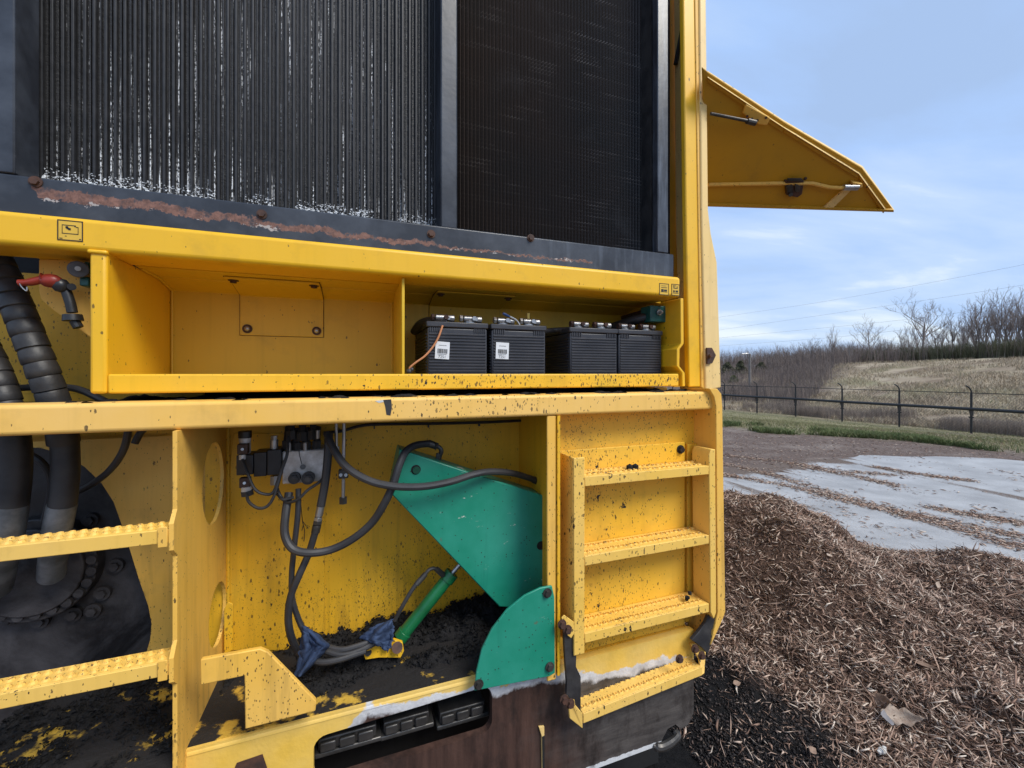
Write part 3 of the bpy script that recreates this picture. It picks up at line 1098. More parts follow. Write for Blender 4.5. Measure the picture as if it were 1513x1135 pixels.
ubeam_off = Vector((0, 0, 0))
decal(((85, 326), (123, 356)), 1.05, [(.18, .33, .2, .77), (.18, .33, .82, .36), (.80, .33, .82, .68), (.18, .74, .66, .77), (.66, .70, .72, .77), (.72, .67, .82, .70),
                                       (.32, .60, .42, .70), (.42, .52, .52, .62), (.36, .56, .46, .64), (.08, .08, .2, .11), (.85, .08, .92, .12), (.3, .2, .36, .23)])
decal(((974, 419), (988, 436)), 1.05, [(.15, .25, .85, .28), (.2, .3, .45, .5), (.5, .32, .8, .48), (.2, .62, .8, .66), (.2, .78, .7, .8)])
decal(((992, 420), (1004, 437)), 1.05, [(.15, .2, .85, .24), (.2, .3, .4, .45), (.5, .3, .8, .45), (.25, .62, .75, .68), (.25, .68, .32, .86), (.66, .68, .72, .82), (.18, .82, .55, .87)])

# --- battery and tool box
D = 1.05
DB = 1.352
zb, zt = H - 0.040, H + 0.24
part(MB().box((U(131, D), D + 0.001, zb), (U(157, D), DB + 0.01, zt)), "box_end_post", M_yel, bevel=0.006, seg=3)
part(MB().box((U(131, D) - .002, D - .003, zt - 0.006), (U(157, D) + .002, D + .04, zt + 0.002)), "weld_bead", M_yel, bevel=0.003)
ux0, ux1 = U(157, D), U(1004, D)
part(MB().box((ux0 + .0005, D + 0.002, zb), (ux1, D + 0.020, H - 0.001)), "front_lip", M_yel_lip, bevel=0.004, seg=3)
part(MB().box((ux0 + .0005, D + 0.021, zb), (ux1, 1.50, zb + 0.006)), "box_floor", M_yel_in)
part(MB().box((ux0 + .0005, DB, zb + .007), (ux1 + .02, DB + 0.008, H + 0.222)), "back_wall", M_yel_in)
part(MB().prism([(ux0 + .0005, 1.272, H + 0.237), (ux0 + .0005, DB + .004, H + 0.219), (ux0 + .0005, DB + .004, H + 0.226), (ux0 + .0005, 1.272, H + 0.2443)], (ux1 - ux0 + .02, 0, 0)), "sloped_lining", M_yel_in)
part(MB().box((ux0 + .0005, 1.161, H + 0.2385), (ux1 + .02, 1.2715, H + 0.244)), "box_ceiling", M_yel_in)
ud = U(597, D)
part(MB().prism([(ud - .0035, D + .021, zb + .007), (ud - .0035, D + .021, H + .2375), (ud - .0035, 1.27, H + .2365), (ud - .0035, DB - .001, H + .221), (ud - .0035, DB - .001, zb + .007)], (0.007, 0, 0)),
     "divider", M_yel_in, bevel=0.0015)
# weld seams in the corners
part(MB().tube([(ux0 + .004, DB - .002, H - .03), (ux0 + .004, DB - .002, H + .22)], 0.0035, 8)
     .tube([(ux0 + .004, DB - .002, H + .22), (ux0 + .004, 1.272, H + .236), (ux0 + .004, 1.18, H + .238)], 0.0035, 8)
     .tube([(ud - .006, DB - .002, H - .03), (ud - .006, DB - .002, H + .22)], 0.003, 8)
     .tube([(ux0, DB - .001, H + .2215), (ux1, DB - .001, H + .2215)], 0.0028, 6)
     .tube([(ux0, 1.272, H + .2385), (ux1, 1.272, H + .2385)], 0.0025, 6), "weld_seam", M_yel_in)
# bent end plate with a notch in its front edge
edge = [(1010, 441), (1010.5, 508), (1004.5, 516), (1004, 541), (1012, 551), (1012.5, 571)]
pts = [P(x, y, D) for x, y in edge]
prof = pts + [Vector((p.x - 0.011, p.y, p.z)) for p in pts[::-1]]
part(MB().prism(prof, (0, 0.31, 0)), "box_end_plate", M_yel, bevel=0.002)

# access cover bent over the slope in the left compartment
def cover(x0, x1, zlow, name, mat):
    a, b = U(x0, DB), U(x1, DB)
    t = 0.004
    prof = [(0, DB - t, zlow), (0, DB - t, H + .2165), (0, 1.274, H + .2325), (0, 1.20, H + .2335), (0, 1.20, H + .2375), (0, 1.272, H + .2365), (0, DB - .0005, H + .2185), (0, DB - .0005, zlow)]
    o = part(MB().prism([(a, q[1], q[2]) for q in prof], (b - a, 0, 0)), name, mat, bevel=0.0012)
    g = MB()
    s_ = 0.0012
    for uu_ in (a - s_ * 1.2, b):
        g.box((uu_, DB - .0012, zlow - .001), (uu_ + s_ * 1.2, DB - .0002, H + .2175))
        g.prism([(uu_, DB - .0015, H + .2175), (uu_, 1.272, H + .2352), (uu_, 1.20, H + .2362), (uu_, 1.20, H + .2376), (uu_, 1.272, H + .2368), (uu_, DB - .0003, H + .2187)], (s_ * 1.2, 0, 0))
    g.box((a, DB - .0012, zlow - .0013), (b, DB - .0002, zlow - .0001))
    part(g, "cover_gap", M_rust, o, smooth=False)
    for q in ((a + .018, DB - t, zlow + .018), (b - .018, DB - t, zlow + .018)):
        w_ = MB().cyl(q, (q[0], q[1] - .002, q[2]), 0.0125, 18)
        part(w_, "washer", M_rust, o)
        part(MB().ball((q[0], q[1] - .003, q[2]), 0.0075, 12, (1, .7, 1)), "bolt", M_steel, o)
    for uq in (a + .014, b - .014):
        q = (uq, 1.225, H + .2335)
        part(MB().cyl(q, (q[0], q[1], q[2] - .002), 0.012, 18).cyl((q[0], q[1], q[2] - .002), (q[0], q[1], q[2] - .007), 0.0075, 12), "bolt", M_rust, o)
    part(MB().box((a + .035, 1.2015, H + .2355), (a + .085, 1.204, H + .2374)).box((b - .07, 1.2015, H + .2355), (b - .035, 1.204, H + .2374)), "slot", M_void, o, smooth=False)
    return o


cover(355, 478, Z(416, 497, DB), "access_cover", M_yel_in)
cover(634, 738, H + 0.05, "access_cover", M_yel_in)

# grease block at the right end of the battery box
gb = part(MB().box(P(961, 475, 1.12), P(993, 453, 1.12) + Vector((0, 0.05, 0))), "grease_block", M_teal, bevel=0.003)
for x, y in ((973, 462), (988.5, 462.5)):
    c_ = P(x, y, 1.119)
    part(MB().cyl(c_, c_ + Vector((0, -.006, 0)), .0095, 14).cyl(c_ + Vector((0, -.006, 0)), c_ + Vector((0, -.016, 0)), .0055, 8).ball(c_ + Vector((0, -.017, 0)), .004, 8), "grease_fitting", M_steel, gb)
part(MB().tube(sp([(958, 468, 1.15), (935, 474, 1.18), (905, 484, 1.25), (880, 492, 1.33)]), 0.016, 12), "grease_hose", M_rubber)
part(MB().tube(sp([(962, 457, 1.15), (945, 463, 1.2), (920, 470, 1.28)]), 0.009, 10), "grease_hose", M_brown_plug)

# --- corner column and open side door
D = 1.08
part(plate([(1009, -70), (1027, -70), (1032, 300), (1036, 572), (1018, 572), (1013.5, 300)], D, 0.02), "corner_column", M_yel, bevel=0.004)
part(plate([(1026, -70), (1033, -70), (1036, 310), (1042, 576), (1036, 572), (1031.7, 300)], D - .004, 0.05), "column_fold", M_fade, bevel=0.002)
pale = part(plate([(1033.5, -70), (1043, -70), (1047, 310), (1051, 345), (1060, 388), (1066, 573), (1042.5, 578), (1036.5, 310)], D - 0.010, 0.12), "corner_skin", M_pale, bevel=0.005, seg=3)
part(MB().prism([P(1042.5, 514, D - .012), P(1050, 514, D - .012), P(1056, 525, D - .012), P(1050.5, 537, D - .012), P(1043, 538, D - .012)], (0, -.006, 0)).bolt(P(1047, 526, D - .018), .006, .012), "hasp", M_rust, pale, bevel=0.001)
part(plate([(978, -70), (1016, -70), (1019, 572), (996, 572)], 1.46, 0.01), "inner_brace", M_door)
part(MB().box((U(985, 1.2), 1.2, H + .245), (U(1008, 1.2), 1.21, TOPZ)), "inner_brace", M_door)
part(MB().tube([P(998, 95, 1.17), P(1008, 42, 1.15)], .007, 8), "inner_strap", M_black)

# the side door stands open; its face is leaned over to shade it
HX = 1.28
Q0 = to_world(Vector((U(1047, HX), HX, Z(1047, 304, HX))))
dh = Vector((0.9974, 0.0715, 0)); du = Vector((0.0715 * -1 * -1, -0.9974, 0)) * sin(R(50)) * 1.0
dv = Vector((0, 0, cos(R(50)))) + Vector((0.0715, -0.9974, 0)) * sin(R(50))
dn = dh.cross(dv).normalized()
if dn.y > 0: dn = -dn                      # towards the viewer
C0 = Vector((0, 0, CAM_H))


def DP(px, py, off=0.0):
    ray = Vector(((px - CX) / FPX, 1, (HY - py) / FPX))
    q0 = Q0 + dn * off
    return C0 + ray * ((q0 - C0).dot(dn) / ray.dot(dn))


def to_machine(p):
    return Matrix.Rotation(-BETA, 3, "Z") @ Vector(p)


def DM(px, py, off=0.0):
    return to_machine(DP(px, py, off))


dnm = to_machine(dn)
outl = [(1038, 100), (1047, 107), (1160, 181), (1274, 248), (1299, 281), (1321, 311), (1200, 307), (1044, 303)]
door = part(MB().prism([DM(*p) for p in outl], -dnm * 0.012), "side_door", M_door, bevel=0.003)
rim_o = [(1046, 105), (1160, 179), (1275, 246), (1322, 311)]
rim_i = [(1046, 115), (1158, 189), (1269, 257), (1307, 309)]
rim = MB()
for i in range(3):
    rim.prism([DM(*rim_o[i], -.055), DM(*rim_o[i + 1], -.055), DM(*rim_i[i + 1], .012), DM(*rim_i[i], .012)], -dnm * 0.004)
part(rim, "door_rim", M_pale, door, bevel=0.002)
rim2 = MB()
for i in range(3):
    a, b = Vector(rim_i[i]), Vector(rim_i[i + 1])
    rim2.prism([DM(*a), DM(*b), DM(b.x - 3, b.y + 5.5), DM(a.x - 1, a.y + 5.5)], dnm * 0.006)
rim2.prism([DM(1044, 299), DM(1318, 308), DM(1318, 311.5), DM(1044, 303.2)], dnm * 0.012)
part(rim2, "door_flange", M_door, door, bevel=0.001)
part(MB().prism([DM(1215, 306), DM(1229, 306), DM(1256, 279), (DM(1245, 279))], dnm * 0.010), "door_stiffener", M_pale, door, bevel=0.002)
part(MB().prism([DM(1096, 166), DM(1100, 152), DM(1136, 172), DM(1131, 183), DM(1119, 182)], dnm * 0.014), "strut_bracket", M_fade, door, bevel=0.003)
for q in ((1104, 172), (1111, 176), (1119, 178), (1132, 174)):
    part(MB().cyl(DM(*q, .014), DM(*q, .018), .004, 10), "bracket_bolt", M_rust, door)
part(MB().tube([DM(1050, 168, .03), DM(1110, 180, .03)], .005, 10).cyl(DM(1104, 179, .03), DM(1116, 182, .03), .009, 10), "door_stay", M_dsteel)
part(MB().tube([DM(1046, 273, .006), DM(1160, 271, .006), DM(1200, 271, .008), DM(1225, 277, .012), DM(1250, 278, .016)], .007, 8), "latch_rod", M_fade, door)
lt = MB()
lt.prism([DM(1158, 265), DM(1186, 265), DM(1183, 285), DM(1176, 290), DM(1160, 286)], dnm * .012)
lk = part(lt, "latch_case", M_rust, door, bevel=0.002)
part(MB().prism([DM(1163, 263, .012), DM(1184, 263, .012), DM(1184, 267, .012), DM(1163, 267, .012)], dnm * .006)
     .prism([DM(1161, 275, .012), DM(1170, 272, .012), DM(1170, 284, .012), DM(1163, 284, .012)], dnm * .005)
     .prism([DM(1174, 271, .012), DM(1182, 274, .012), DM(1180, 283, .012), DM(1174, 282, .012)], dnm * .005)
     .cyl(DM(1168, 288, .006), DM(1168, 288, .02), .007, 10), "latch_plate", M_dsteel, door, bevel=.001)
part(MB().prism([DM(1256, 266), DM(1270, 268), DM(1270, 274), DM(1256, 273)], dnm * .02), "latch_bracket", M_fade, door, bevel=.002)
part(MB().tube([DM(1246, 277, .018), DM(1267, 277, .018)], .011, 12), "latch_barrel", M_steel, door)
for q in ((1281, 275), (1190, 264)):
    part(MB().ball(DM(*q, .003), .006, 8), "bolt", M_rust, door)

# --- lower beam
D = 1.0
lb = MB().box((U(-160, D), D, H - 0.111), (U(1058, D), D + 0.075, H - 0.0555))
lbeam = part(lb, "lower_beam", M_fade_beam, bevel=0.008, seg=4)
part(plate([(566, 591), (578, 590), (579, 602), (577, 614), (571, 613), (569, 600)], D, -0.0006), "scorch_mark", M_rubber, smooth=False)
part(plate([(554, 592.5), (566, 591), (567, 594), (560, 595.5)], D, -0.0006), "bare_patch", M_white, smooth=False)
part(MB().box((U(-160, 1.08), 1.076, H - 0.075), (1.03, 1.5, H - 0.066)), "deck_plate", M_dirt)
rp = [P(1048, 574, .985), P(1060, 574.5, .985), P(1066, 582, .985), P(1067.5, 600, .985), P(1072, 905, .985), P(1066, 920, .985), P(1050, 955, .985), P(1060.5, 905, .985), P(1058, 600, .985), P(1055, 586, .985)]
part(MB().prism(rp, (0, 0.10, 0)), "right_side_plate", M_fade, bevel=0.002)

# --- ladder bay on the right
D = 1.075
part(MB().box((U(818, D), D, H - .80), (U(1058, 1.0), D + .01, H - .1115)), "bay_back_sheet", M_panel)
DBK0 = 1.309
D = 1.060
lbk = MB().box((U(821, D), D, H - .797), (U(1012, D), D + .0145, H - .217))
part(lbk, "ladder_back_sheet", M_panel, bevel=0.002)
part(MB().box((U(1017, D), D + .003, H - .70), (U(1054, 1.0), D + .0145, H - .225)), "ladder_back_sheet", M_panel, bevel=0.001)
part(MB().bolt(P(1005, 664, 1.06), .0095, .011), "bolt", M_black)
part(MB().box((U(820, D), 1.0505, H - .812), (U(1025, 1.03) - .004, 1.0740, H - .7975)), "ledge_strip", M_panel, bevel=.001)
part(MB().box((U(805, 1.02), 1.005, H - .812), (U(818, 1.02), 1.0115, H - .1115)), "bay_flange", M_fade, bevel=0.003)
part(MB().box((U(818, 1.02) + .012, 1.0765, H - .80), (U(818, 1.02) + .022, DBK0, H - .1115)).box((U(818, 1.02) + .002, 1.0005, H - .80), (U(818, 1.02) + .010, 1.074, H - .1115)), "bay_end_wall", M_bay)

ladder = part(MB().box((U(848, .978), .978, H - .742), (U(864, .978), .984, H - .222)).box((U(848, .978), .9845, H - .735), (U(848, .978) + .006, 1.0595, H - .222)),
              "ladder", M_rung, bevel=0.002)
ml = MB().prism([P(1048, 672, .978), P(1051, 664, .978), P(1057, 664, .978), P(1058.5, 905, .978), P(1055, 915, .978), P(1050, 905, .978)], (0, .07, 0))
part(ml, "ladder_stile", M_rung, ladder, bevel=0.002)


def teeth(mb, u0_, u1_, w0_, w1_, zf, rows, pitch_):
    """raised anti-slip serrations: small hollow-looking crowns"""
    nn = max(2, int((u1_ - u0_) / pitch_))
    for r_ in range(rows):
        w_ = w0_ + (w1_ - w0_) * (r_ + 0.5) / rows
        for k_ in range(nn):
            uu_ = u0_ + (u1_ - u0_) * (k_ + 0.5 + (0.25 if r_ % 2 else -0.2)) / nn
            z_ = zf(uu_)
            ro, ri, h_ = pitch_ * .43, pitch_ * .25, .0042
            vs_ = []
            for (rad, dz) in ((ro, 0), (ri * 1.2, h_), (ri * .85, h_ * .1)):
                for a_ in range(8):
                    an = 2 * pi * a_ / 8
                    vs_.append((uu_ + cos(an) * rad, w_ + sin(an) * rad * 1.0, z_ + dz))
            fs_ = []
            for q in range(2):
                for a_ in range(8):
                    a2 = (a_ + 1) % 8
                    fs_.append((q * 8 + a_, q * 8 + a2, (q + 1) * 8 + a2, (q + 1) * 8 + a_))
            fs_.append(tuple(range(16, 24)))
            mb.add(vs_, fs_)
    return mb


def tread(u0_, u1_, w0_, w1_, zl, zr, parent, name, thick=.026, rows=2, pitch_=.0165):
    zf = lambda q: zl + (zr - zl) * (q - u0_) / (u1_ - u0_)
    m_ = MB().prism([(u0_, w0_, zl - thick), (u0_, w0_, zl), (u1_, w0_, zr), (u1_, w0_, zr - thick)], (0, .004, 0))
    m_.prism([(u0_, w0_ + .0043, zl - .004), (u0_, w0_ + .0043, zl - .0003), (u1_, w0_ + .0043, zr - .0003), (u1_, w0_ + .0043, zr - .004)], (0, w1_ - w0_ - .0043, 0))
    o = part(m_, name, M_rung, parent, bevel=0.0015)
    tb = teeth(MB(), u0_ + .004, u1_ - .004, w0_ + .005, w1_ - .002, lambda q: zf(q) - .0006, rows, pitch_)
    t_ = tb.build("tread_teeth", M_rung, None, kind="stuff")
    t_.parent = o if parent is machine else parent
    return o


for zt_, dz_ in ((H - .274, -.0025), (H - .485, 0), (H - .690, 0)):
    tread(U(864.5, .978), U(1048, .978), .979, 1.058, zt_, zt_ + dz_, ladder, "rung")

# --- hanging bottom step on rubber straps
hs = part(MB().prism([P(838, 1022, .99), P(848, 1026, .99), P(850, 1042, .98), P(861, 1055, .98), P(861, 1077, .98), P(842, 1062, .985)], (0, .006, 0)), "hanging_step", M_rung, bevel=.0015)
ul, ur = U(862, .98), U(1038, .98)
tread(ul, ur, .980, 1.050, Z(862, 1055, .98), Z(1038, 985, .98), hs, "step_tread")
part(MB().prism([P(1021, 952, 1.02), P(1030, 948, 1.02), P(1043, 962, .99), P(1041, 995, .98), P(1037, 998, .98), P(1033, 975, .99)], (0, .006, 0)), "step_bracket", M_rung, hs, bevel=.0015)
strap_px = [(834, 918, 848, 930), (834, 950, 852, 955), (836, 985, 851, 985), (838, 1010, 858, 1000), (837, 1026, 858, 1030), (848, 1040, 858, 1052)]
sm = MB()
for i in range(len(strap_px) - 1):
    a, b = strap_px[i], strap_px[i + 1]
    sm.prism([P(a[0], a[1], .985), P(a[2], a[3], .985), P(b[2], b[3], .985), P(b[0], b[1], .985)], (0, .010, 0))
part(sm, "rubber_strap", M_rubber)
part(MB().prism([P(1047, 910, .99), P(1059, 914, .99), P(1056, 935, .99), P(1046, 968, .99), P(1038, 958, .99), P(1022, 946, 1.0), P(1032, 935, 1.0), P(1042, 922, 1.0)], (0, .012, 0)), "rubber_strap", M_rubber, bevel=.002)
part(plate([(829, 912), (833, 908), (847, 918), (848, 934), (843, 942), (833, 934)], .982, -.004), "strap_clamp", M_rung, bevel=.001)
for x, y in ((830, 922), (838, 930), (833, 1033), (842, 1039), (1026, 958), (1036, 968), (1003, 973)):
    part(MB().bolt(P(x, y, .978 if x < 900 else .985), .0085, .010), "bolt", M_rust)

# --- deep equipment bay
DBK = 1.31
zfl = H - .765
part(MB().box((U(-160, DBK), DBK + .14, zfl), (U(262, DBK) - .02, DBK + .15, H - .03)), "drive_cavity", M_void)
part(MB().box((U(296, DBK), DBK, zfl), (U(812, DBK), DBK + .01, H - .070)), "bay_back_wall", M_bay)
part(plate([(345, 640), (341, 682), (331, 696), (331, 960), (480, 960), (480, 640)], DBK, -.003), "lining_sheet", M_bay, bevel=.001)
# side plate with two oval holes and scalloped front edge
us = U(262, .985)


def oval(wc, zc, rw, rz, n_=28):
    return [(wc + rw * cos(2 * pi * k / n_ + pi), zc + rz * sin(2 * pi * k / n_ + pi)) for k in range(n_)]


def side_plate():
    xs_ = {}
    f, b = .985, DBK
    outer = [(f, H - .1115), (f, H - .262), (.968, H - .285), (.968, H - .335), (f, H - .352), (f, H - .515), (.968, H - .540), (.968, H - .585), (f, H - .60), (f, H - .84), (b, H - .84), (b, H - .1115)]
    holes = [oval(1.203, H - .265, .080, .098), oval(1.235, H - .60, .070, .075)]
    return MB().prism_holes(outer, holes, lambda w_, z_: (us - .0075, w_, z_), (.0075, 0, 0))


part(side_plate(), "bay_side_plate", M_fade, smooth=False)
part(MB().tube([(us + .004, DBK - .004, H - .12), (us + .004, DBK - .004, H - .76)], .005, 8), "weld_seam", M_bay)
part(plate([(331, 900), (337, 890), (344, 893), (344, 960), (331, 968)], 1.26, .006), "small_gusset", M_bay, bevel=.001)

# yellow sheet round the drive opening
arc = [(-160, 640)] + [(-160, 650), (60, 662), (97, 672), (125, 690), (150, 714), (168, 742), (180, 776), (190, 806), (206, 858), (219, 895), (224, 922), (222, 945), (214, 972), (212, 1000)] + [(212, 1010), (303, 1010), (303, 640)]
part(MB().prism([P(x, y, DBK) for x, y in arc], (0, .014, 0)), "drive_opening_sheet", M_fade)
part(MB().box((U(-160, DBK), DBK, H - .16), (U(303, DBK) - .003, DBK + .01, H - .048)).box((U(-160, DBK), DBK, H - .0475), (U(131, 1.05) - .002, DBK + .01, H + .235)), "left_back_sheet", M_bay)
dp = [Vector((P(30, 850, 1.40).x + .44 * cos(a_), 1.40, P(30, 850, 1.40).z + .42 * sin(a_))) for a_ in np.linspace(0, 2 * pi, 56)[:-1]]
drive = part(MB().prism(dp, (0, .03, 0)), "drive_plate", M_drum, bevel=.004)
dc = P(62, 835, 1.395)
part(MB().cyl((dc.x, 1.399, dc.z), (dc.x, 1.36, dc.z), .125, 40).cyl((dc.x, 1.361, dc.z), (dc.x, 1.345, dc.z), .105, 40), "motor_flange", M_drum, drive, bevel=.003)
for k in range(13):
    a_ = -pi * .98 + k * pi * 1.02 / 12
    c_ = (dc.x + .118 * cos(a_), 1.359, dc.z + .105 * sin(a_))
    b_ = part(MB().cyl(c_, (c_[0], c_[1] - .010, c_[2]), .0105, 14).cyl((c_[0], c_[1] - .010, c_[2]), (c_[0], c_[1] - .0105, c_[2]), .006, 8), "flange_bolt", M_drum, drive)
for x, y in ((136, 767), (173, 834), (154, 874), (112, 905), (63, 915), (15, 912), (118, 868), (140, 900)):
    c_ = P(x, y, 1.40)
    part(MB().cyl(c_, c_ + Vector((0, -.012, 0)), .018, 16).cyl(c_ + Vector((0, -.012, 0)), c_ + Vector((0, -.02, 0)), .011, 6), "plate_bolt", M_drum, drive)

# left steps between the side plate and the part of the frame out of view
for zt_, nm in ((H - .295, "left_step"), (H - .546, "left_step"), (H - .79, "left_step")):
    u_l, u_r = U(-160, .97), us - .0085
    o = tread(u_l, u_r, .97, 1.022, zt_, zt_, machine, nm)
    part(MB().box((u_r - .016, .966, zt_ - .032), (u_r - .001, .969, zt_ + .006)), "step_tab", M_fade, o, bevel=.001)
    for ch in o.children:
        if not ch.name.startswith("tread"): ch.location = (0, 0, 0)

# floor of both bays and clods lying on it
part(MB().box((U(-160, 1.0), .992, zfl - .03), (us - .008, 1.45, zfl)), "bay_floor", M_floor)
part(MB().box((us, 1.036, zfl - .012), (U(805, 1.02), DBK - .001, zfl)), "bay_floor", M_floor)

# gusset plate with a square notch
gp = [(296, 975), (384, 959), (396, 964), (467, 1036), (466, 1051), (362, 1078), (361, 999), (296, 1013)]
part(plate(gp, .99, .011), "notched_gusset", M_fade, bevel=.002)

# --- track skirt with the slot
D = 1.03


def skirt():
    uL, uR = U(150, D), U(1025, 1.03)
    uM = U(812, D)
    s0, s1 = U(463, D), U(727, D)
    out = [(uL, zfl - .002), (uM, zfl - .002), (uM, H - .795), (uR, H - .795), (uR, H - 1.05), (uR - .02, H - 1.085), (uR - .05, H - 1.09), (uR - .07, H - 1.07), (uR - .10, H - 1.075), (uR - .13, H - 1.115), (uL, H - 1.115)]
    za, zb_ = H - .800, H - .918
    rc = .028
    sl = []
    for (cx_, cz_, a0) in ((s1 - rc, zb_ + rc, -pi / 2), (s1 - rc, za - rc, 0), (s0 + rc, za - rc - .012, pi / 2), (s0 + rc, zb_ + rc, pi)):
        for k in range(6):
            a_ = a0 + k * pi / 10
            sl.append((cx_ + rc * cos(a_), cz_ + rc * sin(a_)))
    return MB().prism_holes(out, [sl], lambda a_, b_: (a_, D, b_), (0, .02, 0))


sk = part(skirt(), "track_skirt", M_skirt, smooth=False)
# rolled upper edge of the skirt
roll = MB()
uL, uR = us + .001, U(818, D)
pr = [(D + .0195, zfl - .0005)]
for k in range(7):
    a_ = pi / 2 + k * pi / 12
    pr.append((D + .012 + .014 * cos(a_), zfl - .014 + .0135 * sin(a_)))
pr.append((D + .0195, zfl - .0165))
part(MB().prism([(uL, a_, b_) for a_, b_ in pr], (uR - uL, 0, 0)), "rolled_edge", M_skirt, ang=60)
part(MB().prism([P(795, 1072, D), P(803, 1071, D), P(804, 1160, D), P(800, 1160, D), P(799, 1085, D)], (0, -.006, 0)), "slot_lip", M_pale, sk, bevel=.001)
part(MB().prism([P(799.5, 1086, D), P(803, 1084, D), P(803.5, 1160, D), P(800.5, 1160, D)], (0, -.0068, 0)), "slot_gap", M_void, sk, smooth=False)
part(MB().prism([P(350, 1127, D), P(388, 1114, D), P(395, 1135, D), P(340, 1150, D)], (0, -.0015, 0)), "bare_patch", M_rust, sk, smooth=False)
part(MB().tube(sp([(965, 1102, 1.03), (976, 1104, 1.025), (990, 1098, 1.02), (1001, 1088, 1.02), (998, 1082, 1.03)], 5), [.006] * 2 + [.012] * 10 + [.011] * 9, 10), "tow_hook", M_dsteel)
# tracks behind the slot
for (x0, y0, x1, y1) in ((470, 1103, 556, 1084), (567, 1085, 634, 1056), (650, 1071, 716, 1040)):
    a, b = P(x0, y0, 1.075), P(x1, y1, 1.075)
    zt_ = (a.z + b.z) / 2 + .018
    m_ = MB().box((a.x, 1.075, zt_ - .028), (b.x, 1.2, zt_))
    w_ = b.x - a.x
    for q in (.03, .36, .68):
        m_.box((a.x + w_ * q, 1.066, zt_ - .026), (a.x + w_ * (q + .27), 1.0745, zt_ - .004))
    m_.box((a.x - .008, 1.07, zt_ - .040), (b.x + .012, 1.15, zt_ - .0285))
    part(m_, "track_shoe", M_dsteel, bevel=.003)
part(MB().box((U(150, 1.03), 1.22, .02), (1.0, 3.8, H - .80)), "track_belt", M_void)

# --- green feed arm, quarter disc and ram
D = 1.12
arm_px = [(591, 664), (700, 700), (812, 735), (812, 862), (790, 900), (738, 897), (577, 729)]
arm = part(plate(arm_px, D, .085), "green_arm", M_green, bevel=.003)
for (x, y, m_) in ((614.4, 694, M_dark_green), (799, 806, M_void)):
    c_ = P(x, y, D)
    part(MB().cyl(c_ + Vector((0, .001, 0)), c_ + Vector((0, -.0012, 0)), .0125, 24), "pin_hole", M_void, arm)
    if m_ is M_dark_green:
        part(MB().cyl(c_ + Vector((.001, 0, -.001)), c_ + Vector((.001, -.004, -.001)), .0095, 20), "pin", m_, arm)
qd = [(814, 864), (817.5, 880), (818.5, 992), (810, 997), (700, 1018), (703, 990), (711, 957), (726, 927), (748, 899), (774, 878), (797, 867)]
disc = part(plate(qd, 1.0, -.007), "quarter_disc", M_green, bevel=.0015)
for x, y in ((808.5, 876), (812, 985), (707, 1011)):
    part(MB().bolt(P(x, y, .992), .0085, .009), "bolt", M_dsteel, disc)
r0, r1 = P(591, 943, 1.19), P(667, 848, 1.19)
ax_ = (r1 - r0).normalized()
ram = part(MB().tube([r0, r1], .0175, 24).tube([r1 - ax_ * .022, r1 + ax_ * .004], .0205, 24).tube([r0, r0 + ax_ * .02], .020, 24), "hydraulic_ram", M_cyl_green, bevel=.001)
part(MB().tube([r1, P(684, 829, 1.19)], .0065, 14), "piston_rod", M_steel, ram)
part(MB().cyl(P(587, 957, 1.20), P(587, 957, 1.118), .0135, 20), "pivot_pin", M_rust, ram)
lug = [(536, 962), (541, 953), (556, 953), (572, 956), (582, 946), (595, 950), (597, 962), (592, 972), (560, 972), (540, 975)]
part(plate(lug, 1.13, .012), "ram_lug", M_yel_lip, bevel=.001)
part(MB().cyl(P(544, 964, 1.131), P(544, 964, 1.128), .0085, 16), "lug_hole", M_void)

# --- valve block
D = 1.20
vb = part(MB().box(P(417, 716, D), P(479, 664, D) + Vector((0, .09, 0))), "valve_block", M_alu, bevel=.003)
part(MB().cyl(P(447.5, 690, D), P(447.5, 690, D - .003), .0065, 14), "port_plug", M_dsteel, vb)
for x0, x1, y0, y1, d in ((349, 374, 672, 703, .0), (374.5, 394, 668, 705, .004), (394.5, 415.5, 664, 703, .0)):
    part(MB().box(P(x0, y1, D - .01 + d), P(x1, y0, D - .01 + d) + Vector((0, .06, 0))), "solenoid_coil", M_black, vb, bevel=.002)
part(MB().cyl(P(362, 670, 1.21), P(362, 650, 1.21), .0125, 14).cyl(P(362, 652, 1.21), P(362, 640, 1.21), .013, 10), "solenoid_cap", M_alu, vb, bevel=.001)
part(MB().cyl(P(362, 647, 1.20), P(362, 637, 1.20), .0145, 14), "solenoid_nut", M_black, vb, bevel=.001)
for x, y in ((358, 664), (361, 714)):
    part(MB().box(P(x - 8, y + 8, 1.183), P(x + 8, y - 8, 1.183) + Vector((0, .02, 0))), "cable_plug", M_brown_plug, vb, bevel=.002)
    part(MB().cyl(P(x, y, 1.183), P(x, y, 1.178), .0035, 8), "plug_screw", M_steel, vb)
part(MB().cyl(P(358, 672, 1.187), P(358, 679, 1.187), .007, 10), "cable_gland", M_alu, vb)
part(MB().cyl(P(364, 719, 1.19), P(364, 727, 1.19), .011, 12), "cable_gland", M_alu, vb)
part(MB().cyl(P(365, 725, 1.19), P(366, 732, 1.19), .0135, 12), "cable_gland", M_rubber, vb)
part(MB().cyl(P(405, 664, 1.21), P(405, 650, 1.21), .0095, 12).cyl(P(405, 652, 1.21), P(405, 644, 1.21), .0075, 6), "hex_fitting", M_steel, vb)
part(MB().cyl(P(406, 703, 1.21), P(406, 716, 1.21), .0105, 6), "hex_fitting", M_steel, vb)
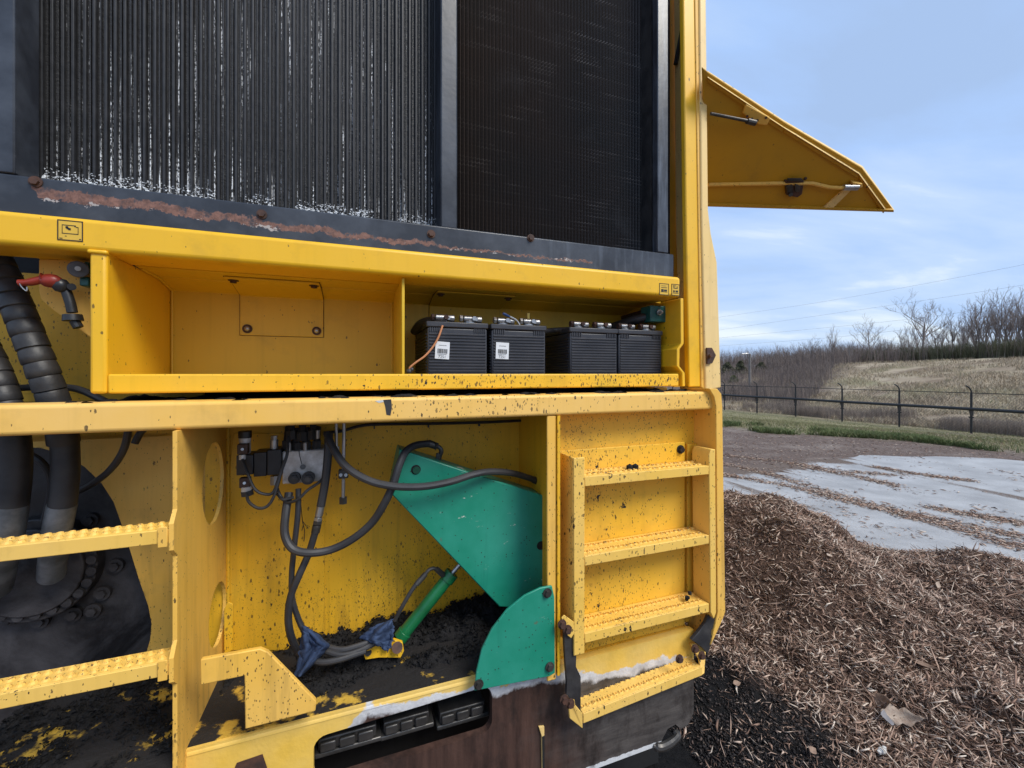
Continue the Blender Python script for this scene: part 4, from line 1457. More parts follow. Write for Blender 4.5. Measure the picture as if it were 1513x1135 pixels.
for x, y, r in ((436, 705, .014), (456, 705, .0155)):
    c_ = P(x, y, D)
    part(MB().cyl(c_, c_ + Vector((0, -.018, 0)), r, 16).cyl(c_ + Vector((0, -.018, 0)), c_ + Vector((0, -.026, 0)), r * .72, 6), "port_fitting", M_rubber, vb)
    part(MB().cyl(c_ + Vector((0, -.026, 0)), c_ + Vector((0, -.029, 0)), r * .45, 10), "port_plug", M_dsteel, vb)
top = MB()
for x, y, r in ((424, 655, .012), (437, 658, .014), (452, 657, .014), (468, 655, .012), (430, 640, .012), (446, 642, .013), (462, 640, .012)):
    top.tube([P(x, y + 9, 1.22), P(x, y - 4, 1.22)], r, 6)
    top.tube([P(x, y - 2, 1.22), P(x + 2, y - 24, 1.24)], r * .7, 10)
part(top, "fitting_cluster", M_rubber, vb)
for x, y in ((470, 639), (451, 657), (427, 657)):
    part(MB().cyl(P(x, y - 3, 1.20), P(x, y + 9, 1.20), .0055, 10), "hex_fitting", M_steel, vb)

def hose(pix, r, name="hydraulic_hose", mat=None, n=10):
    return part(MB().tube(sp(pix, 9), r, n), name, mat or M_hose)


def ferrule(a, b, r, mat=None):
    """swaged hose end with a hexagonal nut"""
    va, vb_ = P(*a), P(*b)
    d_ = (vb_ - va)
    m_ = MB().tube([va, va + d_ * .6], r, 14).tube([va + d_ * .6, va + d_ * .68], r * .75, 12).tube([va + d_ * .68, vb_], r * 1.08, 6)
    return part(m_, "hose_end", mat or M_dsteel, bevel=.0006)


# long loops
hose([(483, 640, 1.16), (492, 662, 1.13), (512, 690, 1.10), (545, 710, 1.085), (582, 718.5, 1.075), (625, 719, 1.07), (665, 712, 1.075), (700, 701, 1.08), (728, 697, 1.10), (760, 700, 1.13), (793, 710, 1.17)], .0092)
ferrule((788, 708.5, 1.165), (806, 718, 1.19), .0105)
hose([(634, 655.5, 1.17), (615, 658, 1.15), (600, 667, 1.12), (590, 687, 1.10), (582, 713, 1.095), (570, 740, 1.095), (550, 772, 1.11), (522, 796, 1.12), (490, 812, 1.13), (458, 817, 1.13), (433, 811, 1.14), (421, 790, 1.15), (422, 760, 1.16), (427, 728, 1.18)], .0098)
ferrule((633, 655, 1.17), (645, 659.5, 1.175), .0105)
part(MB().tube(sp([(644, 659, 1.175), (650, 662, 1.175), (652, 668, 1.175), (648, 676, 1.18)]), .0062, 10).tube([P(649, 670, 1.18), P(647.5, 679, 1.18)], .009, 6), "hose_elbow", M_dsteel)
hose([(441, 722, 1.18), (440, 760, 1.17), (434, 815, 1.17), (431, 850, 1.17), (432, 885, 1.17), (441, 915, 1.17), (452, 938, 1.16)], .0068)
hose([(486, 640, 1.18), (484, 680, 1.17), (480, 715, 1.17), (474, 748, 1.17)], .0105)
ferrule((474, 748, 1.17), (469, 772, 1.17), .0095, M_steel)
ferrule((466, 787, 1.17), (470, 769, 1.17), .0105)
hose([(466, 786, 1.17), (456, 818, 1.17), (442, 850, 1.16), (430, 880, 1.16), (426, 912, 1.16), (430, 940, 1.16), (440, 962, 1.16)], .0088)
# solenoid leads
for pth in ([(358, 679, 1.18), (366, 700, 1.16), (376, 722, 1.15), (390, 730, 1.15), (404, 727, 1.15), (414, 700, 1.16), (424, 672, 1.17), (426, 645, 1.19)],
            [(364, 729, 1.18), (368, 742, 1.16), (382, 751, 1.15), (396, 747, 1.15), (406, 730, 1.15), (415, 700, 1.16), (420, 680, 1.17)],
            [(408, 716, 1.18), (414, 732, 1.16), (424, 742, 1.16), (440, 738, 1.15), (455, 724, 1.16), (470, 714, 1.17), (478, 706, 1.18)],
            [(410, 730, 1.17), (418, 738, 1.15), (434, 735, 1.16)]):
    hose(pth, .0036, "solenoid_cable", M_rubber, 8)
part(MB().tube(sp([(441, 640, 1.19), (442, 668, 1.185), (446, 686, 1.185)]), .0011, 5), "thin_wire", M_rubber)
part(MB().tube(sp([(444, 742, 1.25), (447, 770, 1.29), (450, 785, 1.3), (449, 800, 1.3)]), .0011, 5).tube([P(447, 770, 1.29), P(453, 778, 1.29)], .0011, 5).tube([P(448, 776, 1.29), P(446, 784, 1.29)], .0011, 5), "thin_wire", M_rubber)
# grease rods
part(MB().tube([P(497, 620, 1.2), P(497, 662, 1.2)], .0042, 10), "grease_pipe", M_steel)
part(MB().cyl(P(497, 660, 1.2), P(497, 669, 1.2), .0085, 6), "hex_fitting", M_steel)
part(MB().tube([P(508.5, 620, 1.19), P(507, 738, 1.19)], .0046, 10), "grease_pipe", M_steel)
cb = part(MB().box(P(500, 708, 1.18), P(514.5, 694, 1.18) + Vector((0, .02, 0))), "pipe_clamp", M_dsteel, bevel=.002)
for x in (503.5, 511):
    part(MB().cyl(P(x, 702, 1.18), P(x, 702, 1.177), .0042, 10), "clamp_bolt", M_steel, cb)
part(MB().cyl(P(507, 735, 1.19), P(507, 744, 1.19), .0105, 6), "hex_fitting", M_dsteel)
part(MB().tube(sp([(478, 640, 1.29), (505, 637, 1.295), (530, 630, 1.295), (560, 627, 1.295), (640, 626, 1.295), (720, 624, 1.295), (800, 620, 1.295)]), .0045, 8)
     .box(P(552, 634, 1.295), P(554, 628, 1.30)).box(P(632, 632, 1.295), P(634, 626, 1.30)).box(P(707, 630, 1.295), P(709, 624, 1.30)), "cable_run", M_rubber)

# ram hose
hose([(583, 917, 1.17), (595, 895, 1.16), (608, 873, 1.16), (621, 855, 1.165)], .0056)
part(MB().tube([P(615, 864, 1.163), P(629, 848, 1.168)], .0075, 12).tube(sp([(628, 849, 1.168), (634, 842, 1.17), (642, 840, 1.175), (649, 846, 1.18)]), .0048, 10)
     .tube([P(645, 841, 1.178), P(655, 850, 1.185)], .0085, 6), "hose_end", M_dsteel)
# bundled hoses lying in the dirt
for pth in ([(478, 955, 1.14), (505, 960, 1.12), (530, 954, 1.12), (560, 944, 1.13)], [(480, 962, 1.13), (505, 968, 1.11), (530, 962, 1.11), (558, 948, 1.12)],
            [(440, 965, 1.15), (470, 978, 1.11), (500, 975, 1.1), (540, 962, 1.11)]):
    hose(pth, .007)

# --- big spiral-wrapped hoses on the left
def wrapped(pix, r, name="wrapped_hose", pitch_=.030):
    path = sp(pix, 10)
    d_ = [0]
    for i in range(1, len(path)): d_.append(d_[-1] + (path[i] - path[i - 1]).length)
    pp = []; rr = []
    L_ = d_[-1]; k = 0; n_ = int(L_ / pitch_)
    def at(s_):
        s_ = min(max(s_, 0), L_ - 1e-6)
        for i in range(1, len(d_)):
            if d_[i] >= s_:
                t_ = (s_ - d_[i - 1]) / max(d_[i] - d_[i - 1], 1e-9)
                return path[i - 1].lerp(path[i], t_)
        return path[-1]
    for k in range(n_):
        s_ = k * pitch_
        for f_, q in ((0.0, .93), (.10, 1.0), (.55, 1.02), (.93, 1.04)):
            pp.append(at(s_ + f_ * pitch_)); rr.append(r * q * random.uniform(.985, 1.015))
    return part(MB().tube(pp, rr, 22), name, M_rubber, ang=50)


wrapped([(-30, 340, 1.20), (-2, 392, 1.19), (24, 450, 1.18), (48, 510, 1.17), (68, 560, 1.17), (84, 605, 1.18), (92, 640, 1.19), (96, 668, 1.20)], .0255)
part(MB().tube(sp([(96, 655, 1.20), (97, 690, 1.20), (95, 720, 1.2), (92, 748, 1.2)]), .0235, 22), "hose_sleeve", M_rubber)
part(MB().tube(sp([(92, 745, 1.2), (86, 775, 1.21), (80, 810, 1.24), (76, 850, 1.30)]), .0245, 22), "steel_elbow", M_galv)
wrapped([(-40, 480, 1.22), (-10, 540, 1.20), (8, 590, 1.19), (18, 640, 1.19)], .024)
part(MB().tube(sp([(18, 630, 1.19), (22, 670, 1.19), (21, 710, 1.19), (17, 748, 1.19)]), .026, 22), "hose_sleeve", M_rubber)
part(MB().tube(sp([(17, 745, 1.19), (10, 790, 1.2), (2, 830, 1.24), (-6, 870, 1.3)]), .0265, 22), "steel_elbow", M_galv)
hose([(190, 615, 1.16), (189, 640, 1.16), (181, 668, 1.17), (163, 694, 1.2), (138, 714, 1.24), (108, 730, 1.28)], .0072)
hose([(214, 632, 1.2), (206, 642, 1.2), (199, 655, 1.2)], .0075, "hose_stub")
hose([(45, 672, 1.3), (62, 684, 1.3), (74, 704, 1.31), (74, 735, 1.33), (66, 770, 1.36)], .0075)
hose([(-60, 577, 1.22), (0, 575, 1.22), (60, 572, 1.22), (110, 574, 1.21), (145, 588, 1.2), (175, 604, 1.2)], .0075)

# --- bracket plate with the red lever at the left end of the box
D = 1.15
bp_ = [(57, 383), (138, 384), (138, 500), (131, 497), (75, 456), (60, 442), (57, 430)]
brk = part(plate(bp_, D, .008), "lever_bracket", M_fade, bevel=.002)
part(MB().prism([P(50, 372, D), P(138, 372, D), P(138, 383, D), P(57, 383, D)], (0, .10, 0)), "bracket_flange", M_yel_in, bevel=.002)
part(MB().tube(sp([(28, 418, 1.10), (45, 417, 1.10), (66, 412, 1.10)], 5), [.0065] * 5 + [.0075] * 5 + [.012], 12).ball(P(75, 415, 1.10), .0155, 12, (1.2, .8, .9)), "red_lever", M_red)
part(MB().tube(sp([(29, 419, 1.095), (32, 424, 1.093), (39, 430, 1.093), (40, 424, 1.093)]), .0011, 5), "wire_clip", M_steel)
part(MB().tube(sp([(85, 419, 1.11), (95, 425, 1.11), (103, 445, 1.11), (107, 462, 1.11)], 5), [.012] * 5 + [.0085] * 11, 12).tube([P(107, 465, 1.115), P(108, 474, 1.115)], [.015, .0165], 16)
     .tube([P(110, 474, 1.115), P(116, 484, 1.115)], .0085, 10).cyl(P(106, 424, 1.13), P(106, 424, 1.10), .007, 12).ball(P(90, 422, 1.105), .0145, 10), "lever_shaft", M_black)
part(MB().cyl(P(116, 398, 1.14), P(116, 398, 1.10), .0165, 24), "dial_cap", simple("grey_rubber", (0.10, 0.10, 0.11), .5), bevel=.002)
part(MB().cyl(P(115, 397, 1.10), P(115, 397, 1.096), .0048, 12), "dial_stem", M_steel)
part(MB().box(P(117, 422, 1.12), P(131, 409, 1.12) + Vector((0, .025, 0))).box(P(124, 402, 1.12), P(131, 387, 1.12) + Vector((0, .025, 0))), "teal_block", M_teal, bevel=.002)

# ================================================================== BATTERIES (things standing in the box)
def make_battery(first):
    """short end forward; origin at the front foot centre"""
    W_, L_, HT = .170, .255, .172
    root = empty("battery", (0, 0, 0), BETA)
    c_ = MB().box((-W_ / 2 + .003, .003, 0), (W_ / 2 - .003, L_, HT - .016))
    def pb(mb, nm, mt, **k):
        o = mb.build(nm, mt, None, **k); o.parent = root; return o
    pb(c_, "case", M_batt, bevel=.004)
    ribs = MB()
    for k in range(17):
        z_ = .004 + k * .0082
        ribs.prism([(-W_ / 2 + .008, .0032, z_), (-W_ / 2 + .008, .0002, z_ + .0018), (-W_ / 2 + .008, .0002, z_ + .0042), (-W_ / 2 + .008, .0032, z_ + .006)], (W_ - .016, 0, 0))
        ribs.prism([(-W_ / 2 + .0032, .012, z_), (-W_ / 2 + .0004, .012, z_ + .0018), (-W_ / 2 + .0004, .012, z_ + .0042), (-W_ / 2 + .0032, .012, z_ + .006)], (0, L_ - .03, 0))
    pb(ribs, "case_ribs", M_batt)
    lid = MB().box((-W_ / 2, 0, HT - .0155), (W_ / 2, L_ + .003, HT))
    pb(lid, "lid", M_batt, bevel=.003)
    fl = MB()
    for k in range(6):
        for s_ in (-1, 1):
            x_ = s_ * (W_ / 2 - .010 - k * .0058)
            fl.box((x_ - .0014, .0002, HT - .027), (x_ + .0014, .003, HT - .016))
    pb(fl, "lid_flutes", M_batt)
    return root


def terminal(root, x, y, mat2, tall=0):
    """post, clamp and bolt of one pole; rests on the lid"""
    HT = .172
    m_ = MB().cyl((x, y, HT), (x, y, HT + .005), .017, 16).cyl((x, y, HT + .004), (x, y, HT + .020), .010, 14)
    o = m_.build("terminal_post", M_steel, None, bevel=.0008); o.parent = root
    m2 = MB().cyl((x - .018, y - .006, HT + .013), (x + .006, y - .006, HT + .013), .0085, 12).box((x - .006, y - .013, HT + .006), (x + .022, y + .012, HT + .018))
    m2.cyl((x + .020, y - .004, HT + .012), (x + .034, y - .004, HT + .012), .0095, 8)
    o2 = m2.build("terminal_clamp", M_steel, None, bevel=.0015); o2.parent = root
    m3 = MB().cyl((x - .021, y - .007, HT + .013), (x - .029, y - .007, HT + .013), .0095, 6).cyl((x + .01, y - .012, HT + .013), (x + .01, y - .02, HT + .013), .007, 6)
    o3 = m3.build("clamp_bolt", mat2, None, bevel=.0006); o3.parent = root
    if tall:
        o4 = MB().cyl((x, y, HT + .018), (x, y, HT + .038), .006, 10).build("brass_stud", M_brass, None); o4.parent = root


batt_px = [(632.5, 719.5, 484, 1.11), (725.5, 808, 489, 1.11), (842, 913.5, 493, 1.11), (914.5, 979, 496, 1.11)]
batt_lab = ["black battery with a white label crossed by an orange wire", "black ribbed battery with a white label and a blue tipped wire above",
            "black unlabelled battery beside the open gap in the row", "black battery at the yellow box end under the teal grease block"]
batts = []
proto = make_battery(True)
for i, (x0, x1, yt, D_) in enumerate(batt_px):
    if i == 0: b_ = proto
    else:
        b_ = proto.copy(); col.objects.link(b_)
        for ch in list(proto.children):
            c2 = ch.copy(); col.objects.link(c2); c2.parent = b_
    b_.location = to_world(((U(x0, D_) + U(x1, D_)) / 2, D_, H - .0335))
    tag(b_, batt_lab[i], "battery", "batteries in the open box")
    batts.append(b_)
for i, b_ in enumerate(batts):
    terminal(b_, -.040, .035 if i else .028, M_rust if i != 1 else M_steel)
    terminal(b_, .038, .030, M_rust if i > 1 else M_steel, tall=(i == 1))


def battery_label(b_, cx_, cz_, rot_):
    w_, h_ = .038, .046
    o = MB().box((-w_ / 2, -.0012, -h_ / 2), (w_ / 2, -.0002, h_ / 2)).build("battery_label", M_label, None, smooth=False)
    o.parent = b_; o.location = (cx_, 0.0, cz_); o.rotation_euler = (0, rot_, 0)
    m_ = MB(); r_ = random.Random(3)
    x_ = -.013
    while x_ < .013:
        ww_ = r_.choice((.0008, .0014, .002)); m_.box((x_, -.0016, -.008), (x_ + ww_, -.0013, .004)); x_ += ww_ + r_.choice((.0008, .0012))
    for x_ in np.arange(-.012, .012, .0022): m_.box((x_, -.0016, -.0112), (x_ + .0014, -.0013, -.0098))
    for x_ in np.arange(-.010, .010, .0026): m_.box((x_, -.0016, .0125), (x_ + .0018, -.0013, .0138))
    p_ = m_.build("barcode", M_ink, None, smooth=False); p_.parent = o
    cu = bpy.data.curves.new("label_number", "FONT"); cu.body = "7251"; cu.size = .0105; cu.align_x = "CENTER"
    to = bpy.data.objects.new("label_number_text", cu); col.objects.link(to)
    bpy.context.view_layer.update()
    me = bpy.data.meshes.new_from_object(to.evaluated_get(bpy.context.evaluated_depsgraph_get()))
    bpy.data.objects.remove(to)
    me.materials.clear(); me.materials.append(M_ink)
    t_ = bpy.data.objects.new("label_number", me); col.objects.link(t_)
    t_.parent = o; t_.location = (0, -.0016, -.0205); t_.rotation_euler = (R(90), 0, 0)


battery_label(batts[0], -.043, .095, R(3))
battery_label(batts[1], -.052, .097, R(2))

# battery cables
def loose_tube(name, pix, r, mat, label, cat, n=10, group=None):
    pts = sp(pix, 8)
    base = pts[0].copy()
    o = mthing(name, base, label, cat, group)
    m_ = MB().tube(pts, r, n).build("sleeve", mat, None)
    m_.parent = o; m_.location = -base
    return o


loose_tube("battery_cable", [(655, 478, 1.12), (640, 474, 1.15), (622, 478, 1.2), (612, 490, 1.26)], .0115, M_rubber, "thick black cable leaving the labelled battery beside the divider", "cable")
loose_tube("battery_cable", [(706, 484, 1.15), (718, 486, 1.16), (730, 486, 1.15)], .007, M_rubber, "short black link cable joining the two labelled batteries", "cable")
loose_tube("battery_cable", [(800, 490, 1.15), (818, 488, 1.18), (836, 487, 1.16), (850, 486, 1.14)], .008, M_rubber, "dull black cable bridging the gap between the battery pairs", "cable")
loose_tube("battery_cable", [(864, 489, 1.15), (874, 487, 1.16), (884, 488, 1.15)], .007, M_rubber, "short dark cable lying across the unlabelled battery lid", "cable")
loose_tube("battery_cable", [(900, 490, 1.15), (910, 489, 1.16), (922, 491, 1.15)], .007, M_rubber, "dark cable joining the two unlabelled batteries", "cable")
ow = mthing("orange_wire", P(606, 548, 1.085), "orange wire hanging from a battery terminal to the lip", "wire")
w_ = MB().tube(sp([(654, 481, 1.10), (648, 498, 1.095), (640, 512, 1.092), (628, 526, 1.088), (614, 536, 1.086), (606, 543, 1.085), (604, 549, 1.085)], 8), .0026, 8).build("sleeve", M_orange_wire, None)
w_.parent = ow; w_.location = -P(606, 548, 1.085)
w_ = MB().ball(P(604, 549, 1.083), .0075, 8).ball(P(608, 546, 1.085), .006, 8).build("crimp_end", M_rubber, None)
w_.parent = ow; w_.location = -P(606, 548, 1.085)
bw = mthing("sensor_wire", P(768, 478, 1.13), "short white wire with a blue crimp standing above a battery", "wire")
w_ = MB().tube(sp([(768, 480, 1.13), (764, 474, 1.13), (758, 470, 1.13), (751, 467, 1.13)], 6), .0022, 8).build("sleeve", M_white, None)
w_.parent = bw; w_.location = -P(768, 478, 1.13)
w_ = MB().tube([P(753, 468, 1.13), P(747, 465, 1.13), P(743, 463, 1.13)], [.003, .0042, .0032], 10).build("blue_crimp", M_blue, None)
w_.parent = bw; w_.location = -P(768, 478, 1.13)

# ================================================================== BLUE RAGS
def rag(pixgrid, label, D_, seed):
    """pixgrid: rows of (left px, right px) from tie to hem"""
    rows, cols = 44, 48
    rr_ = np.random.default_rng(seed)
    ph = rr_.random(4) * 6
    vs_ = []
    for i in range(rows):
        t_ = i / (rows - 1) * (len(pixgrid) - 1)
        k = min(int(t_), len(pixgrid) - 2); f_ = t_ - k
        l_ = Vector(pixgrid[k][0]).lerp(Vector(pixgrid[k + 1][0]), f_)
        r_ = Vector(pixgrid[k][1]).lerp(Vector(pixgrid[k + 1][1]), f_)
        for j in range(cols):
            s_ = j / (cols - 1)
            q = l_.lerp(r_, s_)
            fold = (sin(s_ * 9 + ph[0] + i * .06 + 1.5 * float(vnoise(s_ * 4, i * .12))) * .009 + sin(s_ * 21 + ph[1] - i * .1) * .003 + (float(fbm(s_ * 9 + seed, i * .22, 3)) - .45) * .011) * min(1, .3 + i / 14)
            wob = (float(vnoise(i * .35, j * .1 + seed)) - .5) * 4.5 * abs(s_ - .5) * 2
            vs_.append(P(q.x + wob, q.y, D_ + fold - .018 * sin(pi * s_)))
    fs_ = [(i * cols + j, i * cols + j + 1, (i + 1) * cols + j + 1, (i + 1) * cols + j) for i in range(rows - 1) for j in range(cols - 1)]
    base = P(*pixgrid[-1][0], D_)
    me = bpy.data.meshes.new("shop_rag")
    me.from_pydata([tuple(v - base) for v in vs_], [], fs_); me.materials.append(M_rag)
    o = link("shop_rag", me, ang=180)
    o.location = to_world(base); o.rotation_euler = (0, 0, BETA)
    so = o.modifiers.new("thickness", "SOLIDIFY"); so.thickness = .003
    return tag(o, label, "rag", "blue rags tied on the hoses")


rag([((447, 924), (453, 928)), ((446, 940), (468, 938)), ((444, 958), (486, 953)), ((441, 975), (472, 970)), ((436, 1003), (445, 998))], "blue rag hanging in a point from the black hose pair", 1.115, 2)
rag([((580, 916), (578, 919)), ((552, 926), (582, 932)), ((532, 942), (580, 950)), ((545, 945), (574, 964))], "smaller blue rag wrapped on the hose beside the green ram", 1.13, 5)

# ================================================================== DIRT ON THE MACHINE
def dirt_heap(name, u0_, u1_, w0_, w1_, hf, base_z, label, st=.006):
    us_ = np.arange(u0_, u1_, st); ws_ = np.arange(w0_, w1_, st)
    Ug, Wg = np.meshgrid(us_, ws_)
    Hh = hf(Ug, Wg)
    V_ = np.stack([Ug.ravel() - u0_, Wg.ravel() - w0_, Hh.ravel()], 1)
    nx_ = len(us_)
    i = np.arange(len(ws_) - 1)[:, None] * nx_ + np.arange(nx_ - 1)[None, :]
    F_ = np.stack([i, i + 1, i + nx_ + 1, i + nx_], -1).reshape(-1, 4)
    hq = np.maximum.reduce([Hh[:-1, :-1], Hh[1:, :-1], Hh[:-1, 1:], Hh[1:, 1:]]).ravel()
    me = np_mesh(name, V_, F_[hq > 0], M_dirt, 4)
    o = link(name, me, ang=180)
    o.location = to_world((u0_, w0_, base_z)); o.rotation_euler = (0, 0, BETA)
    return tag(o, label, "dirt", kind="stuff")


ua, ub_ = us + .02, U(806, 1.02)


def heap_r(u_, w_):
    e = (w_ - 1.065) / .245
    h_ = (fbm(u_ * 16, w_ * 16) - .5) * .08 + (fbm(u_ * 60, w_ * 60, 3) - .45) * .030
    s_ = smooth(U(400, 1.2), U(455, 1.2), u_)
    # bare stripe in front of the ram foot
    bare = np.exp(-((w_ - 1.17 - (u_ - .1) * .04) / .016) ** 2) * smooth(.10, .14, u_) * (1 - smooth(.27, .33, u_)) * .05
    return h_ + .018 * s_ + .020 * smooth(0.1, .9, e) - .035 * (1 - smooth(-.05, .22, e)) - bare - .03 * (1 - s_) - .05 * np.exp(-(((u_ - U(572, 1.1)) / .09) ** 2 + ((w_ - 1.08) / .05) ** 2))


dirt_heap("grease_dirt", ua, ub_, 1.05, DBK - .003, heap_r, zfl - .002, "black oily dirt heaped on the bay floor under the green ram")


def heap_l(u_, w_):
    return (fbm(u_ * 14 + 4, w_ * 14) - .47) * .05 + (fbm(u_ * 55, w_ * 55, 3) - .47) * .022


dirt_heap("grease_dirt", U(-80, 1.1), us - .012, 1.03, 1.445, heap_l, zfl - .002, "black oily dirt caked on the floor behind the left steps")


def ledge(u_, w_):
    return (fbm(u_ * 26, w_ * 30) - .46) * .035


dirt_heap("grease_dirt", U(110, 1.06), 1.02, 1.01, 1.30, lambda u_, w_: np.minimum(ledge(u_, w_), .010), H - .060, "thin black dirt along the top of the lower beam")

def crumbs(n, u0_, u1_, w0_, w1_, hf, base_z, label):
    cm = MB(); b0 = Vector((u0_, w0_, base_z)); k = 0
    while k < n:
        uu_, ww_ = random.uniform(u0_, u1_), random.uniform(w0_, w1_)
        h_ = float(hf(uu_, ww_))
        if h_ < -.004: continue
        k += 1
        r = .0022 + .0065 * random.random() ** 3
        c_ = Vector((uu_, ww_, base_z + max(h_, 0) + r * .3)) - b0
        v_ = [c_ + Vector((random.uniform(-1, 1), random.uniform(-1, 1), random.uniform(-.3, 1))) * r for _ in range(4)] + [c_ + Vector((0, 0, r))]
        cm.add(v_, [(0, 1, 4), (1, 2, 4), (2, 3, 4), (3, 0, 4), (0, 2, 1), (0, 3, 2)])
    o = cm.build("dirt_crumbs", M_dirt, smooth=False)
    o.location = to_world(b0); o.rotation_euler = (0, 0, BETA)
    return tag(o, label, "dirt", kind="stuff")


crumbs(5200, ua, ub_, 1.045, DBK - .006, heap_r, zfl, "loose black crumbs on the dirt under the green ram")
crumbs(3000, U(-80, 1.1), us - .012, 1.03, 1.44, heap_l, zfl, "loose black crumbs behind the left steps")
# clods on the ladder rungs
for pix, lab in (([(922, 695, .011), (931, 694, .012), (915, 696, .006), (938, 696, .007)], "black dirt clods on the middle of the top rung"),
                 ([(1040, 684, .014), (1044, 676, .014), (1046, 670, .008), (1034, 688, .009)], "black dirt lump in the corner of the top rung"),
                 ([(1028, 787, .007), (1033, 789, .006)], "tiny black clods on the middle rung"),
                 ([(1010, 880, .009), (1012, 872, .007), (1040, 876, .011), (1046, 882, .011)], "black lumps at the right end of the lowest fixed rung"),
                 ([(1024, 970, .011), (1008, 984, .008), (866, 1045, .009), (874, 1043, .006)], "black dirt left on the hanging step")):
    m_ = MB()
    b0 = P(pix[0][0], pix[0][1], 1.03)
    for (x, y, r) in pix:
        for q in range(4):
            m_.ball(P(x, y, 1.03) - b0 + Vector((random.uniform(-r, r) * .9, -.02 + random.uniform(-r, r) * .7, random.uniform(-.1, .9) * r)), r * random.uniform(.5, .95), 7, (1, 1, random.uniform(.6, 1)))
    o = m_.build("dirt_clods", M_dirt)
    o.location = to_world(b0); o.rotation_euler = (0, 0, BETA)
    tag(o, lab, "dirt", kind="stuff")

# ================================================================== FENCE
M_fence = simple("black_fence_coating", (0.018, 0.018, 0.020), 0.5, 0, 0.3, bump=0)
M_wire = simple("grey_fence_wire", (0.06, 0.06, 0.062), 0.6, 0, 0.2, bump=0)


def fence_xy(k):
    return Vector((FX + .0343 * 28 * k, FY - .0853 * 28 * k, 0))


f0 = fence_xy(0); f0.z = float(terrain(f0.x, f0.y))
fence = tag(empty("chain_link_fence", f0), "black chain link fence with bent post tops and a thick black rail", "fence")


def fpart(mb, name, mat, **k):
    o = mb.build(name, mat, None, **k); o.parent = fence; return o


away = Vector((-FN[0], -FN[1], 0))
FH = 1.80
ks = list(range(-5, 8))
first = None
for k in ks:
    p = fence_xy(k); p.z = float(terrain(p.x, p.y))
    if first is None:
        side_ = Vector((-.45, -.05, 0))
        m_ = MB().tube([(0, 0, -.1), (0, 0, FH)], .040, 8).tube(spline([(0, 0, FH), (-.02, 0, FH + .12), (-.12, -.01, FH + .24), (-.26, -.02, FH + .32)], 4), .028, 6)
        m_.prism([(-.09, -.05, .80), (.05, -.05, .80), (.05, -.05, 1.06), (-.15, -.05, 1.06)], (0, .02, 0))
        m_.box((-.05, -.07, .70), (.05, .07, .76))
        first = m_.build("fence_post", M_fence, None); o = first
    else:
        o = first.copy(); col.objects.link(o)
    o.parent = fence; o.location = p - f0
rail = MB()
rail.tube([fence_xy(k) + away * .12 + Vector((0, 0, float(terrain(*fence_xy(k)[:2])) + 1.10)) - f0 for k in ks], .070, 10)
fpart(rail, "rail_pipe", M_fence)
tr = MB().tube([fence_xy(k) + Vector((0, 0, float(terrain(*fence_xy(k)[:2])) + FH)) - f0 for k in ks], .018, 6)
fpart(tr, "top_rail", M_fence)
cl = MB()
Lf = (fence_xy(ks[-1]) - fence_xy(ks[0])).length
fdir = (fence_xy(ks[-1]) - fence_xy(ks[0])).normalized()
zline = lambda q: float(np.interp(q, [0, Lf], [terrain(*fence_xy(ks[0])[:2]), terrain(*fence_xy(ks[-1])[:2])]))
st = .125; Hm = FH - .05
q = -Hm
while q < Lf:
    for s_ in (0, 1):
        qa, qb = (q, q + Hm) if s_ == 0 else (q + Hm, q)
        za_, zb2 = .05, .05 + Hm
        lo, hi = max(min(qa, qb), 0), min(max(qa, qb), Lf)
        if hi <= lo: continue
        f_ = lambda qq: za_ + (zb2 - za_) * (qq - qa) / (qb - qa)
        a = fence_xy(ks[0]) + fdir * lo; b = fence_xy(ks[0]) + fdir * hi
        a = a + Vector((0, 0, zline(lo) + f_(lo))); b = b + Vector((0, 0, zline(hi) + f_(hi)))
        cl.tube([a - f0, b - f0], .0030, 3, caps=False)
    q += st
o = fpart(cl, "chain_link_mesh", M_wire, smooth=False)

# a second short run of the fence further off
g0 = PW(1100, 597, 46); g0.z = float(terrain(g0.x, g0.y))
f2_ = tag(empty("rail_fence", g0), "distant low dark rail fence beyond the left end of the chain link", "fence")
for i, x in enumerate((1068, 1082, 1096, 1110, 1124)):
    b = PW(x, 597, 46 - i * .8); b.z = float(terrain(b.x, b.y))
    o = MB().tube([(0, 0, 0), (0, 0, 1.3)], .035, 6).build("fence_post", M_fence, None) if i == 0 else o.copy()
    if i: col.objects.link(o)
    o.parent = f2_; o.location = b - g0
aa = PW(1064, 597, 46.3); bb = PW(1128, 597, 42.6)
for hz in (1.25, .75):
    a = Vector((aa.x, aa.y, float(terrain(aa.x, aa.y)) + hz)) - g0; b = Vector((bb.x, bb.y, float(terrain(bb.x, bb.y)) + hz)) - g0
    o = MB().tube([a, b], .04, 6).build("fence_rail", M_fence, None); o.parent = f2_

